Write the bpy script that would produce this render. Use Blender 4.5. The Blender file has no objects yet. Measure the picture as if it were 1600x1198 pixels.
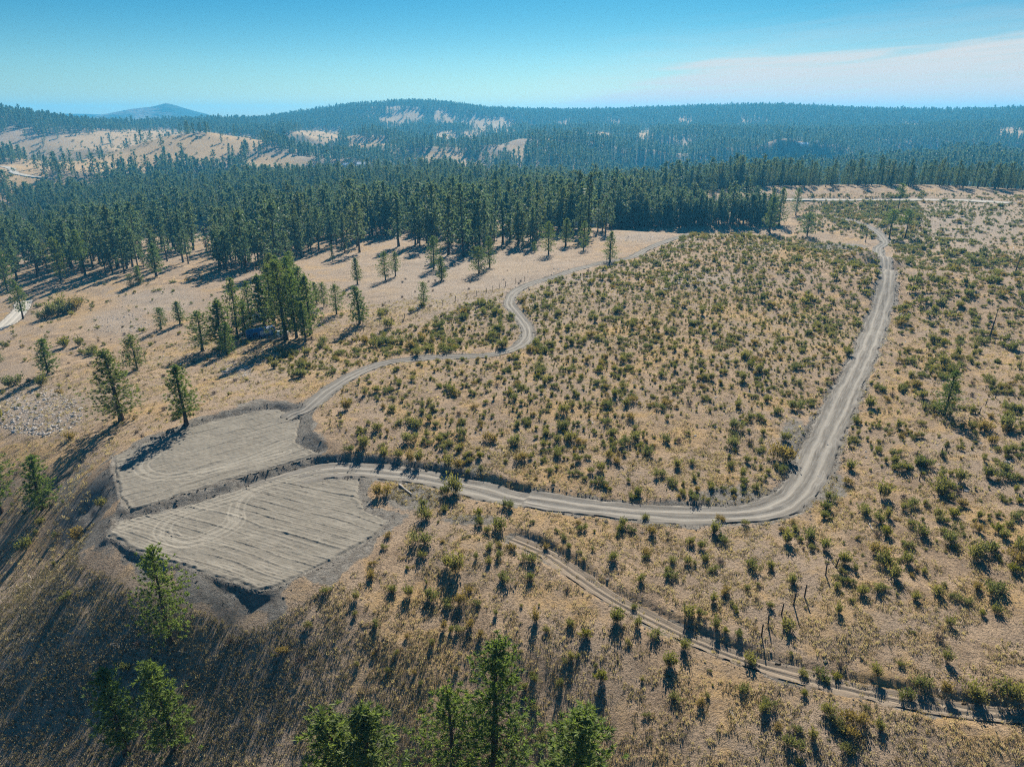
import bpy, bmesh, math, random
import numpy as np
from mathutils import Vector, kdtree

# ------------------------------------------------------------------ camera, sky, sun, exposure
scene = bpy.context.scene
COL = scene.collection
rng = np.random.default_rng(7)
random.seed(7)

F_PX, CU, CV = 1081.0, 800.0, 599.0
PITCH = math.radians(21.0)
CAM_Z = 55.0
cam_data = bpy.data.cameras.new('camera')
cam_data.sensor_width = 36.0
cam_data.lens = F_PX / 1600.0 * 36.0
cam_data.clip_start = 0.5
cam_data.clip_end = 40000.0
cam = bpy.data.objects.new('camera', cam_data)
COL.objects.link(cam)
cam.location = (0, 0, CAM_Z)
cam.rotation_euler = (math.pi / 2 - PITCH, 0, 0)
scene.camera = cam

SUN_EL, SUN_AZ = math.radians(34.0), math.radians(9.0)     # azimuth measured from +Y towards +X
sun_data = bpy.data.lights.new('sun', 'SUN')
sun_data.energy = 5.0
sun_data.angle = math.radians(0.53)
sun_data.color = (1.0, 0.92, 0.79)
sun = bpy.data.objects.new('sun', sun_data)
COL.objects.link(sun)
sdir = Vector((math.sin(SUN_AZ) * math.cos(SUN_EL), math.cos(SUN_AZ) * math.cos(SUN_EL), math.sin(SUN_EL)))
sun.rotation_euler = sdir.to_track_quat('Z', 'Y').to_euler()

SKY_STRENGTH = 0.068
SKY_LOW, SKY_HIGH = (0.48, 0.545, 0.575), (0.13, 0.405, 0.45)      # tint at the skyline and at 11 degrees
SKY_TOP = (0.82, 0.68, 0.60)      # higher up, out of view: brightened and warmed to fill the shadows
SKY_SATURATION = 1.45
CLOUD_COL = (5.5, 5.1, 4.7)
HAZE_DENSITY = 0.000165
HAZE_COLOR = (0.09, 0.52, 0.95)
EXPOSURE = 1.12

world = bpy.data.worlds.new('World')
scene.world = world
world.use_nodes = True


def build_world():
    nt = world.node_tree
    nt.nodes.clear()
    N, L = nt.nodes.new, nt.links.new

    def math_node(op, a, b=None, clamp=False):
        n = N('ShaderNodeMath')
        n.operation = op
        n.use_clamp = clamp
        for i, s in enumerate((a, b)):
            if s is None:
                continue
            if isinstance(s, (int, float)):
                n.inputs[i].default_value = s
            else:
                L(s, n.inputs[i])
        return n.outputs[0]
    out = N('ShaderNodeOutputWorld')
    bg = N('ShaderNodeBackground')
    sky = N('ShaderNodeTexSky')
    sky.sky_type = 'NISHITA'
    sky.sun_disc = False
    sky.sun_elevation = SUN_EL
    sky.sun_rotation = SUN_AZ
    sky.altitude = 700
    sky.air_density = 1.0
    sky.dust_density = 0.4
    sky.ozone_density = 2.2
    tint = N('ShaderNodeMix')
    tint.data_type = 'RGBA'
    tint.blend_type = 'MULTIPLY'
    tint.inputs[0].default_value = 1.0
    hs = N('ShaderNodeHueSaturation')
    hs.inputs['Saturation'].default_value = SKY_SATURATION
    L(sky.outputs[0], hs.inputs['Color'])
    L(hs.outputs[0], tint.inputs[6])
    tc = N('ShaderNodeTexCoord')
    sep = N('ShaderNodeSeparateXYZ')
    L(tc.outputs['Generated'], sep.inputs[0])
    az = math_node('ARCTAN2', sep.outputs[0], sep.outputs[1])
    az_deg = math_node('MULTIPLY', az, 57.2958)
    el_deg = math_node('MULTIPLY', math_node('ARCSINE', sep.outputs[2]), 57.2958)
    up = N('ShaderNodeMapRange')
    up.interpolation_type = 'SMOOTHERSTEP'
    up.inputs[1].default_value = -3.0
    up.inputs[2].default_value = 11.0
    L(el_deg, up.inputs[0])
    tcol = N('ShaderNodeMix')
    tcol.data_type = 'RGBA'
    L(up.outputs[0], tcol.inputs[0])
    tcol.inputs[6].default_value = (*SKY_LOW, 1)
    tcol.inputs[7].default_value = (*SKY_HIGH, 1)
    hi = N('ShaderNodeMapRange')
    hi.interpolation_type = 'SMOOTHERSTEP'
    hi.inputs[1].default_value = 9.0
    hi.inputs[2].default_value = 42.0
    L(el_deg, hi.inputs[0])
    tc2 = N('ShaderNodeMix')
    tc2.data_type = 'RGBA'
    L(hi.outputs[0], tc2.inputs[0])
    L(tcol.outputs[2], tc2.inputs[6])
    tc2.inputs[7].default_value = (*SKY_TOP, 1)
    L(tc2.outputs[2], tint.inputs[7])
    # the cirrus bank: its upper edge by compass direction
    fac = math_node('DIVIDE', math_node('ADD', az_deg, 180.0), 360.0)
    ramp = N('ShaderNodeFloatCurve')
    cv = ramp.mapping.curves[0]
    pts = [(-180, -4), (-20, -6), (0, -0.8), (3, 0.9), (10, 2.9), (16, 3.9), (24, 4.5), (36, 5.4), (70, 8), (110, 6), (180, -4)]
    fx = lambda a: (a + 180) / 360
    fy = lambda e: (e + 10) / 20
    cv.points[0].location = (0, fy(-4))
    cv.points[1].location = (1, fy(-4))
    for a, e in pts[1:-1]:
        cv.points.new(fx(a), fy(e))
    ramp.mapping.update()
    L(fac, ramp.inputs['Value'])
    edge = math_node('SUBTRACT', math_node('MULTIPLY', ramp.outputs[0], 20.0), 10.0)
    comb = N('ShaderNodeCombineXYZ')
    L(math_node('MULTIPLY', az_deg, 0.055), comb.inputs[0])
    L(math_node('SUBTRACT', math_node('MULTIPLY', el_deg, 0.75), math_node('MULTIPLY', az_deg, 0.05)), comb.inputs[1])
    n1 = N('ShaderNodeTexNoise')
    n1.inputs['Scale'].default_value = 1.6
    n1.inputs['Detail'].default_value = 5
    n1.inputs['Distortion'].default_value = 0.6
    L(comb.outputs[0], n1.inputs['Vector'])
    wob = math_node('MULTIPLY', math_node('SUBTRACT', n1.outputs[0], 0.5), 4.2)
    diff = math_node('ADD', math_node('SUBTRACT', edge, el_deg), wob)
    ms = N('ShaderNodeMapRange')
    ms.interpolation_type = 'SMOOTHSTEP'
    ms.inputs[1].default_value = -0.9
    ms.inputs[2].default_value = 1.3
    L(diff, ms.inputs[0])
    low = N('ShaderNodeMapRange')
    low.interpolation_type = 'SMOOTHSTEP'
    low.inputs[1].default_value = -3.5
    low.inputs[2].default_value = 1.2
    L(diff, low.inputs[0])
    veil = math_node('MULTIPLY', low.outputs[0], 0.30)
    comb2 = N('ShaderNodeCombineXYZ')
    L(math_node('MULTIPLY', az_deg, 0.10), comb2.inputs[0])
    L(math_node('SUBTRACT', math_node('MULTIPLY', el_deg, 2.3), math_node('MULTIPLY', az_deg, 0.12)), comb2.inputs[1])
    n2 = N('ShaderNodeTexNoise')
    n2.inputs['Scale'].default_value = 1.3
    n2.inputs['Detail'].default_value = 6
    n2.inputs['Roughness'].default_value = 0.6
    n2.inputs['Distortion'].default_value = 1.2
    L(comb2.outputs[0], n2.inputs['Vector'])
    fib = math_node('ADD', math_node('MULTIPLY', n2.outputs[0], 1.1), 0.42, True)
    cm = math_node('MULTIPLY', math_node('MAXIMUM', math_node('MULTIPLY', ms.outputs[0], 0.95), veil), fib)
    mix = N('ShaderNodeMix')
    mix.data_type = 'RGBA'
    L(cm, mix.inputs[0])
    L(tint.outputs[2], mix.inputs[6])
    mix.inputs[7].default_value = (*CLOUD_COL, 1)
    L(mix.outputs[2], bg.inputs[0])
    bg.inputs[1].default_value = SKY_STRENGTH
    L(bg.outputs[0], out.inputs[0])


build_world()
vs = scene.view_settings
scene.display_settings.display_device = 'sRGB'
vs.view_transform = 'Standard'
vs.look = 'None'
vs.exposure = EXPOSURE
vs.gamma = 1.0
vs.use_curve_mapping = False
scene.render.engine = 'CYCLES'
cy = scene.cycles
cy.max_bounces = 4
cy.diffuse_bounces = 2
cy.glossy_bounces = 1
cy.transmission_bounces = 2
cy.volume_bounces = 0
cy.transparent_max_bounces = 6
cy.use_denoising = False
cy.denoiser = 'OPENIMAGEDENOISE'
cy.denoising_input_passes = 'RGB_ALBEDO_NORMAL'
cy.denoising_prefilter = 'ACCURATE'
cy.pixel_filter_type = 'BLACKMAN_HARRIS'
cy.filter_width = 1.15

# ------------------------------------------------------------------ numpy helpers
_perm = rng.permutation(65536).astype(np.int64)
_val = rng.random(65536)


def vnoise(x, y, seed=0):
    xi = np.floor(x).astype(np.int64)
    yi = np.floor(y).astype(np.int64)
    fx = x - xi
    fy = y - yi
    fx = fx * fx * fx * (fx * (fx * 6 - 15) + 10)
    fy = fy * fy * fy * (fy * (fy * 6 - 15) + 10)

    def h(a, b):
        return _val[_perm[(_perm[(a + seed * 131) & 65535] + b) & 65535]]
    a = h(xi, yi) * (1 - fx) + h(xi + 1, yi) * fx
    b = h(xi, yi + 1) * (1 - fx) + h(xi + 1, yi + 1) * fx
    return a * (1 - fy) + b * fy


def fbm(x, y, seed=0, octaves=4):
    s = np.zeros_like(x, dtype=float)
    amp, tot = 1.0, 0.0
    for i in range(octaves):
        s += amp * vnoise(x * 2 ** i + 17.3 * i, y * 2 ** i - 9.1 * i, seed + i)
        tot += amp
        amp *= 0.5
    return s / tot


def smooth(a, b, x):
    t = np.clip((x - a) / (b - a), 0, 1)
    return t * t * (3 - 2 * t)


CP, SP = math.cos(PITCH), math.sin(PITCH)


def ray(u, v):
    u = np.asarray(u, float)
    v = np.asarray(v, float)
    a = (u - CU) / F_PX
    b = (CV - v) / F_PX
    return a, CP + b * SP, -SP + b * CP      # x, y, z of the view ray


def project(x, y, z):
    dz = z - CAM_Z
    depth = y * CP - dz * SP
    up = y * SP + dz * CP
    depth = np.where(depth < 1, 1, depth)
    return CU + F_PX * x / depth, CV - F_PX * up / depth, depth


# ------------------------------------------------------------------ the lie of the land: surveyed points
# (column, row, height): a place seen at that point of the photograph and its height in metres over the lower pad
SURV_Z = [
    (170, 838, 0), (310, 895, 0), (450, 912, 0), (600, 820, 0), (560, 755, .2), (430, 748, .3), (300, 785, .2), (400, 830, 0),
    (185, 715, 1.6), (190, 788, 1.4), (350, 745, 1.8), (470, 700, 2), (440, 655, 2.2), (330, 655, 1.9), (255, 682, 1.7),
    (520, 722, .6), (700, 745, 1.2), (800, 770, 1.4), (950, 795, 1.6), (1100, 802, 1.8), (1200, 795, 2), (1270, 740, 2.4),
    (1310, 640, 3.2), (1345, 560, 4), (1380, 470, 5.3), (1389, 420, 6.3), (1360, 390, 6.9),
    (700, 660, 2.4), (850, 680, 2.6), (1000, 680, 2.6), (1150, 690, 2.6), (1000, 560, 4.4), (1200, 560, 4.4), (850, 560, 3.8), (1000, 460, 6),
    (1200, 460, 6.1), (900, 460, 5.2), (1280, 400, 7), (1200, 375, 7.6), (1100, 366, 7.2), (1050, 372, 6.8),
    (500, 620, 2.4), (560, 582, 2.4), (620, 563, 2.5), (700, 556, 2.8), (790, 548, 3), (820, 505, 3.3), (797, 470, 3.6), (830, 441, 4),
    (900, 417, 4.6), (960, 405, 5), (1010, 390, 5.7),
    (700, 465, 2), (600, 505, .4), (560, 530, -.4), (480, 550, -1.6), (400, 545, -3.2), (850, 402, 1.6), (950, 374, 2.6), (1030, 364, 4.6),
    (700, 405, -2), (620, 402, -4), (550, 450, -3), (300, 452, -9), (200, 470, -12), (100, 452, -16), (15, 500, -19), (0, 560, -14),
    (100, 560, -11), (200, 560, -8), (300, 560, -5), (60, 640, -8), (130, 640, -5), (250, 640, -1), (30, 720, -8), (100, 765, -6),
    (20, 805, -10), (120, 835, -5), (0, 850, -12), (-150, 700, -16), (-150, 950, -24), (-150, 500, -26),
    
    (600, 1000, -2.4), (700, 1150, -4.9), (900, 1190, -5), (800, 1000, -1), (1000, 1000, 0),
    (1200, 1000, .8), (1000, 1190, -3), (1300, 1190, -1), (1590, 1190, 0), (1590, 1000, 2), (1400, 900, 2.2), (1590, 800, 3.6), (1590, 700, 4.4),
    (1100, 900, 1.2), (900, 850, 1.2), (700, 850, .6), (640, 905, -.7), (1500, 600, 4.2), (1590, 505, 6), (1500, 427, 6.6), (1430, 422, 6.6),
    (1590, 432, 7.4), (1750, 600, 6), (1750, 900, 4), (1750, 440, 9), (1380, 376, -2), (1310, 341, -2.5), (1500, 382, 1.5), (1590, 382, 2.5),
    (1700, 390, 4), (50, 402, -22), (300, 420, -11), (500, 405, -8.5), (1235, 345, -5.5),
]
# (column, metres away, height)
SURV_D = [
    (1200, 372, -5.5), (1080, 372, -5), (1000, 360, 1.5), (1300, 318, -3.5), (1440, 292, -1.5), (1600, 292, 0),
    (-100, 500, -28), (200, 500, -20), (500, 500, -14), (800, 480, -8.5), (1000, 480, -8), (1150, 480, -6), (1300, 470, -2), (1500, 460, 4), (1700, 470, 6),
    (1000, 560, -7), (1150, 560, 1.0), (1220, 560, 2.4), (1300, 560, 4), (1220, 600, 5.0), (1300, 600, 6.6), (1400, 600, 8.6), (1500, 600, 9.6), (1400, 560, 6), (1500, 560, 7.4), (1600, 560, 8.4), (1750, 560, 10),
    (1150, 620, 0), (1300, 640, 1), (1450, 650, 2.5), (1600, 650, 3.5), (1750, 650, 5),
    (-100, 700, -38), (200, 700, -28), (450, 700, -22), (700, 700, -18), (950, 700, -20), (1100, 720, -22),
    (-100, 900, -40), (200, 900, -30), (450, 900, -23), (700, 900, -22), (950, 900, -34), (1150, 900, -48), (1350, 900, -45), (1600, 900, -40),
    (450, 1600, -45), (680, 1650, -42), (500, 2200, -2), (585, 1900, -18), (770, 2450, 2), (640, 2450, 20), (560, 1480, -40),
    (1100, 1420, -62), (950, 1750, -24), (1200, 1850, -8), (1200, 2400, 6), (1450, 1750, -28), (1450, 2550, 16), (900, 2400, 12), (1330, 1560, -40), (1000, 2350, 10), (1620, 1800, -20),
    (500, 1120, -46), (750, 1100, -50), (1000, 1060, -52), (200, 1010, -34), (0, 1010, -28), (-150, 1050, -24),
    (0, 1700, -4), (120, 1750, -6), (250, 1800, 0), (350, 1800, 6),
    (-200, 4200, 20), (100, 4200, 0), (500, 4200, 20), (900, 4200, 30), (1300, 4200, 30), (1800, 4200, 30),
    (-200, 6600, 0), (400, 6600, 0), (1000, 6600, 0), (1800, 6600, 0),
]
# (column, row, metres away): far hillsides
SURV_V = [
    (20, 264, 1150), (60, 246, 1200), (120, 224, 1270), (190, 212, 1330), (250, 209, 1370), (340, 214, 1420), (130, 264, 1080), (250, 268, 1130), (350, 262, 1150),
    (-150, 250, 1300), (-150, 176, 2000), (0, 181, 2000), (60, 188, 2050), (100, 196, 2100), (200, 203, 2200), (330, 193, 2400), (0, 196, 2700), (120, 206, 2700), (230, 208, 2800), (330, 202, 2900),
    (500, 214, 1950), (585, 233, 1700), (450, 254, 1400), (680, 250, 1420), (770, 202, 2150), (620, 205, 2250), (420, 190, 2700), (520, 179, 2700),
    (640, 170, 2700), (720, 175, 2750), (800, 181, 2850), (560, 262, 1300),
    (900, 182, 2950), (1000, 178, 3000), (1100, 176, 3000), (1200, 172, 3000), (1300, 178, 3000), (1400, 184, 3000), (1500, 181, 3000), (1600, 178, 3000), (1750, 175, 3000),
    (850, 258, 1320), (900, 240, 1500), (1000, 214, 2000), (1200, 213, 2000), (1240, 236, 1620), (1100, 274, 1180), (1300, 258, 1400), (1500, 244, 1500), (1500, 205, 2250),
    (1650, 240, 1500), (1750, 205, 2200),
]
SURV_XY = [(0, 0, -29), (-45, 10, -32), (45, 10, -14), (0, 28, -18), (0, -60, -32), (-110, -60, -46), (110, -60, -14), (-300, -150, -40), (300, -150, -5),
           (0, -400, -40), (-250, 60, -38), (250, 60, 4), (-500, 200, -36), (500, 200, 12), (0, -3000, 0), (-3000, 0, 0), (3000, 0, 20), (-3000, 1500, 30), (3000, 1500, 40)]


def survey():
    P = []
    # the slope below the pads: an even fall towards the ravine
    for x in (-82, -70, -58, -46, -35, -25, -14):
        for y in (32, 42, 52, 61):
            P.append((x, y, -3.0 + .22 * min(x + 26, 0) + .42 * (y - 64)))
    for u, v, z in SURV_Z:
        rx, ry, rz = ray(u, v)
        t = (z - CAM_Z) / rz
        P.append((rx * t, ry * t, z))
    for u, d, z in SURV_D:
        a = (u - CU) / F_PX          # direction of a column near the horizon
        rx, ry = a, 1.0 / CP
        s = d / math.hypot(rx, ry)
        P.append((rx * s, ry * s, z))
    for u, v, d in SURV_V:
        rx, ry, rz = ray(u, v)
        t = d / math.hypot(rx, ry)
        P.append((rx * t, ry * t, CAM_Z + rz * t))
    P += SURV_XY
    return np.array(P, float)


def logpolar(x, y):
    d = np.sqrt(x * x + y * y + 36.0)
    return np.arctan2(x, y), np.log(d)


def tps(r2):
    return 0.5 * r2 * np.log(r2 + 1e-12)


PTS = survey()
_q = np.stack(logpolar(PTS[:, 0], PTS[:, 1]), 1)
_n = len(_q)
_K = tps(((_q[:, None] - _q[None]) ** 2).sum(-1)) + np.eye(_n) * 4e-4
_Pm = np.column_stack([np.ones(_n), _q])
_A = np.block([[_K, _Pm], [_Pm.T, np.zeros((3, 3))]])
_W = np.linalg.solve(_A, np.concatenate([PTS[:, 2], np.zeros(3)]))


def h_base(x, y):
    x = np.asarray(x, float)
    y = np.asarray(y, float)
    sh = x.shape
    x = x.ravel()
    y = y.ravel()
    out = np.empty_like(x)
    for i in range(0, len(x), 60000):
        th, ld = logpolar(x[i:i + 60000], y[i:i + 60000])
        r2 = (th[:, None] - _q[None, :, 0]) ** 2 + (ld[:, None] - _q[None, :, 1]) ** 2
        out[i:i + 60000] = tps(r2) @ _W[:_n] + _W[_n] + th * _W[_n + 1] + ld * _W[_n + 2]
    d = np.hypot(x, y)
    th_all = np.arctan2(x, y)
    out = np.clip(out, -75, 130)
    near = 1 - smooth(500, 900, d)
    n = (fbm(x / 14, y / 14, 3, 3) - .5) * 1.1 + (fbm(x / 3.2, y / 3.2, 9, 2) - .5) * .22
    far = smooth(1000, 1500, d)
    rid = 1 - np.abs(2 * fbm(x / 620 + .4, y / 620, 23, 3) - 1) * 2.2
    m = ((fbm(x / 260, y / 260, 21, 4) - .5) * 60 + (rid - .45) * 52) * far * (1 - .86 * smooth(1600, 2150, d))
    m = m * (1 - .7 * smooth(-.25, -.36, th_all) * smooth(1500, 1900, d))
    return (out + n * near + m).reshape(sh)


def cast(px, hfun):
    """Pixels -> points where their view rays meet the land."""
    px = np.asarray(px, float)
    rx, ry, rz = ray(px[:, 0], px[:, 1])
    hl = np.hypot(rx, ry)
    D = np.geomspace(25, 3600, 700)
    X = (rx / hl)[:, None] * D
    Y = (ry / hl)[:, None] * D
    Z = CAM_Z + (rz / hl)[:, None] * D
    G = Z - hfun(X, Y)
    hit = (G[:, 1:] <= 0) & (G[:, :-1] > 0)
    k = np.where(hit.any(1), hit.argmax(1), 400)
    r = np.arange(len(px))
    g0, g1 = G[r, k], G[r, k + 1]
    t = np.where(np.abs(g0 - g1) > 1e-9, g0 / (g0 - g1), 0)
    d = D[k] + (D[k + 1] - D[k]) * np.clip(t, 0, 1)
    x, y = rx / hl * d, ry / hl * d
    return np.stack([x, y, hfun(x, y)], 1)


# ------------------------------------------------------------------ pads and roads laid into the land
PAD_UP = [(175, 712), (255, 681), (335, 656), (424, 638), (446, 644), (470, 655), (462, 690), (500, 708), (478, 717), (373, 745), (282, 773), (202, 797), (184, 775)]
PAD_LOW = [(168, 836), (184, 813), (296, 787), (415, 751), (503, 730), (565, 738), (559, 775), (573, 796), (607, 811), (591, 835), (503, 884), (430, 917), (405, 922), (303, 891), (250, 876), (205, 856)]


def poly_sdf(x, y, poly):
    """signed distance to a polygon, negative inside"""
    x = np.asarray(x, float)
    y = np.asarray(y, float)
    best = np.full(x.shape, 1e9)
    inside = np.zeros(x.shape, bool)
    n = len(poly)
    for i in range(n):
        ax, ay = poly[i]
        bx, by = poly[(i + 1) % n]
        ex, ey = bx - ax, by - ay
        t = np.clip(((x - ax) * ex + (y - ay) * ey) / (ex * ex + ey * ey), 0, 1)
        best = np.minimum(best, (x - ax - t * ex) ** 2 + (y - ay - t * ey) ** 2)
        c = ((ay > y) != (by > y)) & (x < ex * (y - ay) / (ey if abs(ey) > 1e-9 else 1e-9) + ax)
        inside ^= c
    d = np.sqrt(best)
    return np.where(inside, -d, d)


def plane_cast(px, z):
    rx, ry, rz = ray([p[0] for p in px], [p[1] for p in px])
    t = (z - CAM_Z) / rz
    return np.stack([rx * t, ry * t], 1)


PADS = [(plane_cast(PAD_UP, .8), .8), (plane_cast(PAD_LOW, 0.0), 0.0)]


def h_pads(x, y):
    z = h_base(x, y)
    rag = (fbm(np.asarray(x) / 2.3, np.asarray(y) / 2.3, 33, 3) - .5) * 1.3
    for poly, zp in PADS:
        c = poly.mean(0)
        near = np.hypot(x - c[0], y - c[1]) < 75
        if not np.any(near):
            continue
        d = poly_sdf(x[near], y[near], poly) + rag[near] * .5
        k = np.clip(d, 0, None)
        zn = z[near]
        lim = np.where(k > 0, np.minimum(np.maximum(zn, zp - .78 * k), zp + .55 * k), zp - .10)
        z[near] = lim
    return z


def spline(P, step):
    P = np.asarray(P, float)
    out = []
    Q = np.vstack([2 * P[0] - P[1], P, 2 * P[-1] - P[-2]])
    for i in range(len(P) - 1):
        p0, p1, p2, p3 = Q[i:i + 4]
        n = max(2, int(np.linalg.norm((p2 - p1)[:2]) / step))
        t = np.linspace(0, 1, n, endpoint=False)[:, None]
        out.append(.5 * (2 * p1 + (p2 - p0) * t + (2 * p0 - 5 * p1 + 4 * p2 - p3) * t * t + (3 * p1 - p0 - 3 * p2 + p3) * t ** 3))
    out.append(P[-1:])
    return np.vstack(out)


def gauss1(a, s):
    k = np.arange(-3 * s, 3 * s + 1)
    w = np.exp(-.5 * (k / s) ** 2)
    w /= w.sum()
    pad = len(k) // 2
    return np.convolve(np.concatenate([np.full(pad, a[0]), a, np.full(pad, a[-1])]), w, 'valid')


ROAD_PX = {
    'haul': ([(395, 766), (450, 750), (505, 738), (545, 734), (585, 732), (660, 741), (740, 758), (830, 776), (930, 793), (1030, 801), (1120, 803), (1190, 797),
              (1235, 777), (1262, 745), (1282, 700), (1302, 655), (1325, 605), (1348, 560), (1368, 510), (1382, 465), (1388, 428), (1385, 405), (1372, 392)], 2.3),
    'over': ([(1383, 378), (1374, 366), (1358, 355), (1338, 347), (1312, 341), (1290, 338)], 1.9),
    'upper': ([(448, 655), (460, 647), (480, 633), (520, 604), (560, 581), (600, 567), (650, 559), (700, 557), (760, 554), (800, 545), (822, 530), (823, 512),
               (808, 490), (796, 472), (805, 455), (830, 443), (870, 430), (905, 419), (940, 411), (985, 402), (1010, 390), (1045, 376), (1078, 366)], 1.6),
    'track': ([(800, 838), (850, 858), (900, 893), (950, 928), (1020, 966), (1100, 1003), (1200, 1042), (1300, 1066), (1400, 1087), (1500, 1104), (1640, 1122)], 1.05),
    'ridge': ([(1030, 543), (1140, 541), (1230, 541), (1330, 540), (1430, 537), (1530, 533), (1610, 524)], 5.2),
    'valley': ([(-60, 535), (-20, 520), (5, 508), (22, 495), (34, 482), (38, 470)], 2.6),
    'bend': ([(-20, 259), (5, 261), (18, 264), (22, 270), (45, 275), (78, 279)], 4.0),
}
# the haul road tops the crest and drops out of sight before it shows again
ROADS = {}
for nm, (px, w) in ROAD_PX.items():
    g = cast(px, h_pads)
    if nm == 'ridge':            # given by column and metres away
        q = [((u - CU) / F_PX, 1 / CP, d) for u, d in px]
        g = np.array([(a / math.hypot(a, b) * d, b / math.hypot(a, b) * d, 0) for a, b, d in q])
    ROADS[nm] = [g, w]
ROADS['haul'][0] = np.vstack([ROADS['haul'][0], [ROADS['haul'][0][-1] * .35 + ROADS['over'][0][0] * .65], ROADS['over'][0]])
del ROADS['over']
_rp, _rz, _rw, _rn = [], [], [], []
for nm, rd in ROADS.items():
    P = spline(rd[0][:, :2], .6 if nm in ('haul', 'upper', 'track') else 1.5)
    z = h_pads(P[:, 0], P[:, 1])
    z = gauss1(z, 12)
    run = np.arange(len(P)) * .6
    if nm == 'haul':
        z = np.where(run < 45, np.minimum(z, .05 + run * .02), z) - .22 * smooth(8, 20, run) - .12 * (1 - smooth(0, 9, run))
    elif nm == 'upper':
        z = z - .25 * (1 - smooth(0, 6, run)) - .15
    elif nm == 'ridge':
        z = z - .15
    elif nm == 'track':
        z = z - .30 - .12 * (1 - smooth(0, 26, run))
    rd.append(P)
    rd.append(z)
    w = np.full(len(P), rd[1])
    if nm == 'haul':
        d = np.hypot(P[:, 0], P[:, 1])
        w = w * (1 - .2 * smooth(220, 320, d)) * (1 + .10 * np.exp(-((d - 118) / 22.) ** 2) * (P[:, 0] > 10))
    w = w * (1 + .24 * (fbm(np.arange(len(P)) / 9., np.zeros(len(P)), 44, 3) - .5) * 2)
    rd.append(w)
    _rp.append(P)
    _rz.append(z)
    _rw.append(w)
RP = np.vstack(_rp)
RZ = np.concatenate(_rz)
RW = np.concatenate(_rw)
RID = np.concatenate([np.full(len(p), i) for i, p in enumerate(_rp)])
_kd = kdtree.KDTree(len(RP))
for i, p in enumerate(RP):
    _kd.insert((p[0], p[1], 0), i)
_kd.balance()
CELL = 6.0
_cells = set()
for p in RP:
    ci, cj = int(math.floor(p[0] / CELL)), int(math.floor(p[1] / CELL))
    for a in (-2, -1, 0, 1, 2):
        for b in (-2, -1, 0, 1, 2):
            _cells.add((ci + a) * 100003 + cj + b)
_cells = np.array(sorted(_cells))


def road_near(x, y):
    """distance past the road's edge (9 where none is near), and the nearest sample"""
    sh = x.shape
    x, y = x.ravel(), y.ravel()
    key = np.floor(x / CELL).astype(np.int64) * 100003 + np.floor(y / CELL).astype(np.int64)
    pos = np.clip(np.searchsorted(_cells, key), 0, len(_cells) - 1)
    m = np.nonzero(_cells[pos] == key)[0]
    e = np.full(x.shape, 9.0)
    idx = np.zeros(x.shape, np.int64)
    for i in m:
        co, k, d = _kd.find((x[i], y[i], 0))
        e[i] = d - RW[k]
        idx[i] = k
    return e.reshape(sh), idx.reshape(sh)


def height(x, y, full=False):
    x = np.asarray(x, float)
    y = np.asarray(y, float)
    z = h_pads(x, y)
    e, k = road_near(x, y)
    m = e < 8.5
    if m.any():
        zr = RZ[k[m]]
        q = np.clip(e[m] - .45, 0, None)
        zn = z[m]
        cut = np.minimum(np.maximum(zn, zr - .55 * q), zr + .9 * q)
        cut = cut * (1 - smooth(5, 8.5, q)) + zn * smooth(5, 8.5, q)
        drop = np.where(RID[k[m]] < 3, .15, .5) * smooth(0, .6, -e[m])
        z[m] = np.where(e[m] <= 0, zr - drop, cut)
    if full:
        return z, e, k
    return z


def on_land(px):
    return cast(px, height)


# ------------------------------------------------------------------ materials
def new_mat(name):
    m = bpy.data.materials.new(name)
    m.use_nodes = True
    nt = m.node_tree
    nt.nodes.clear()
    return m, nt


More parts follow.
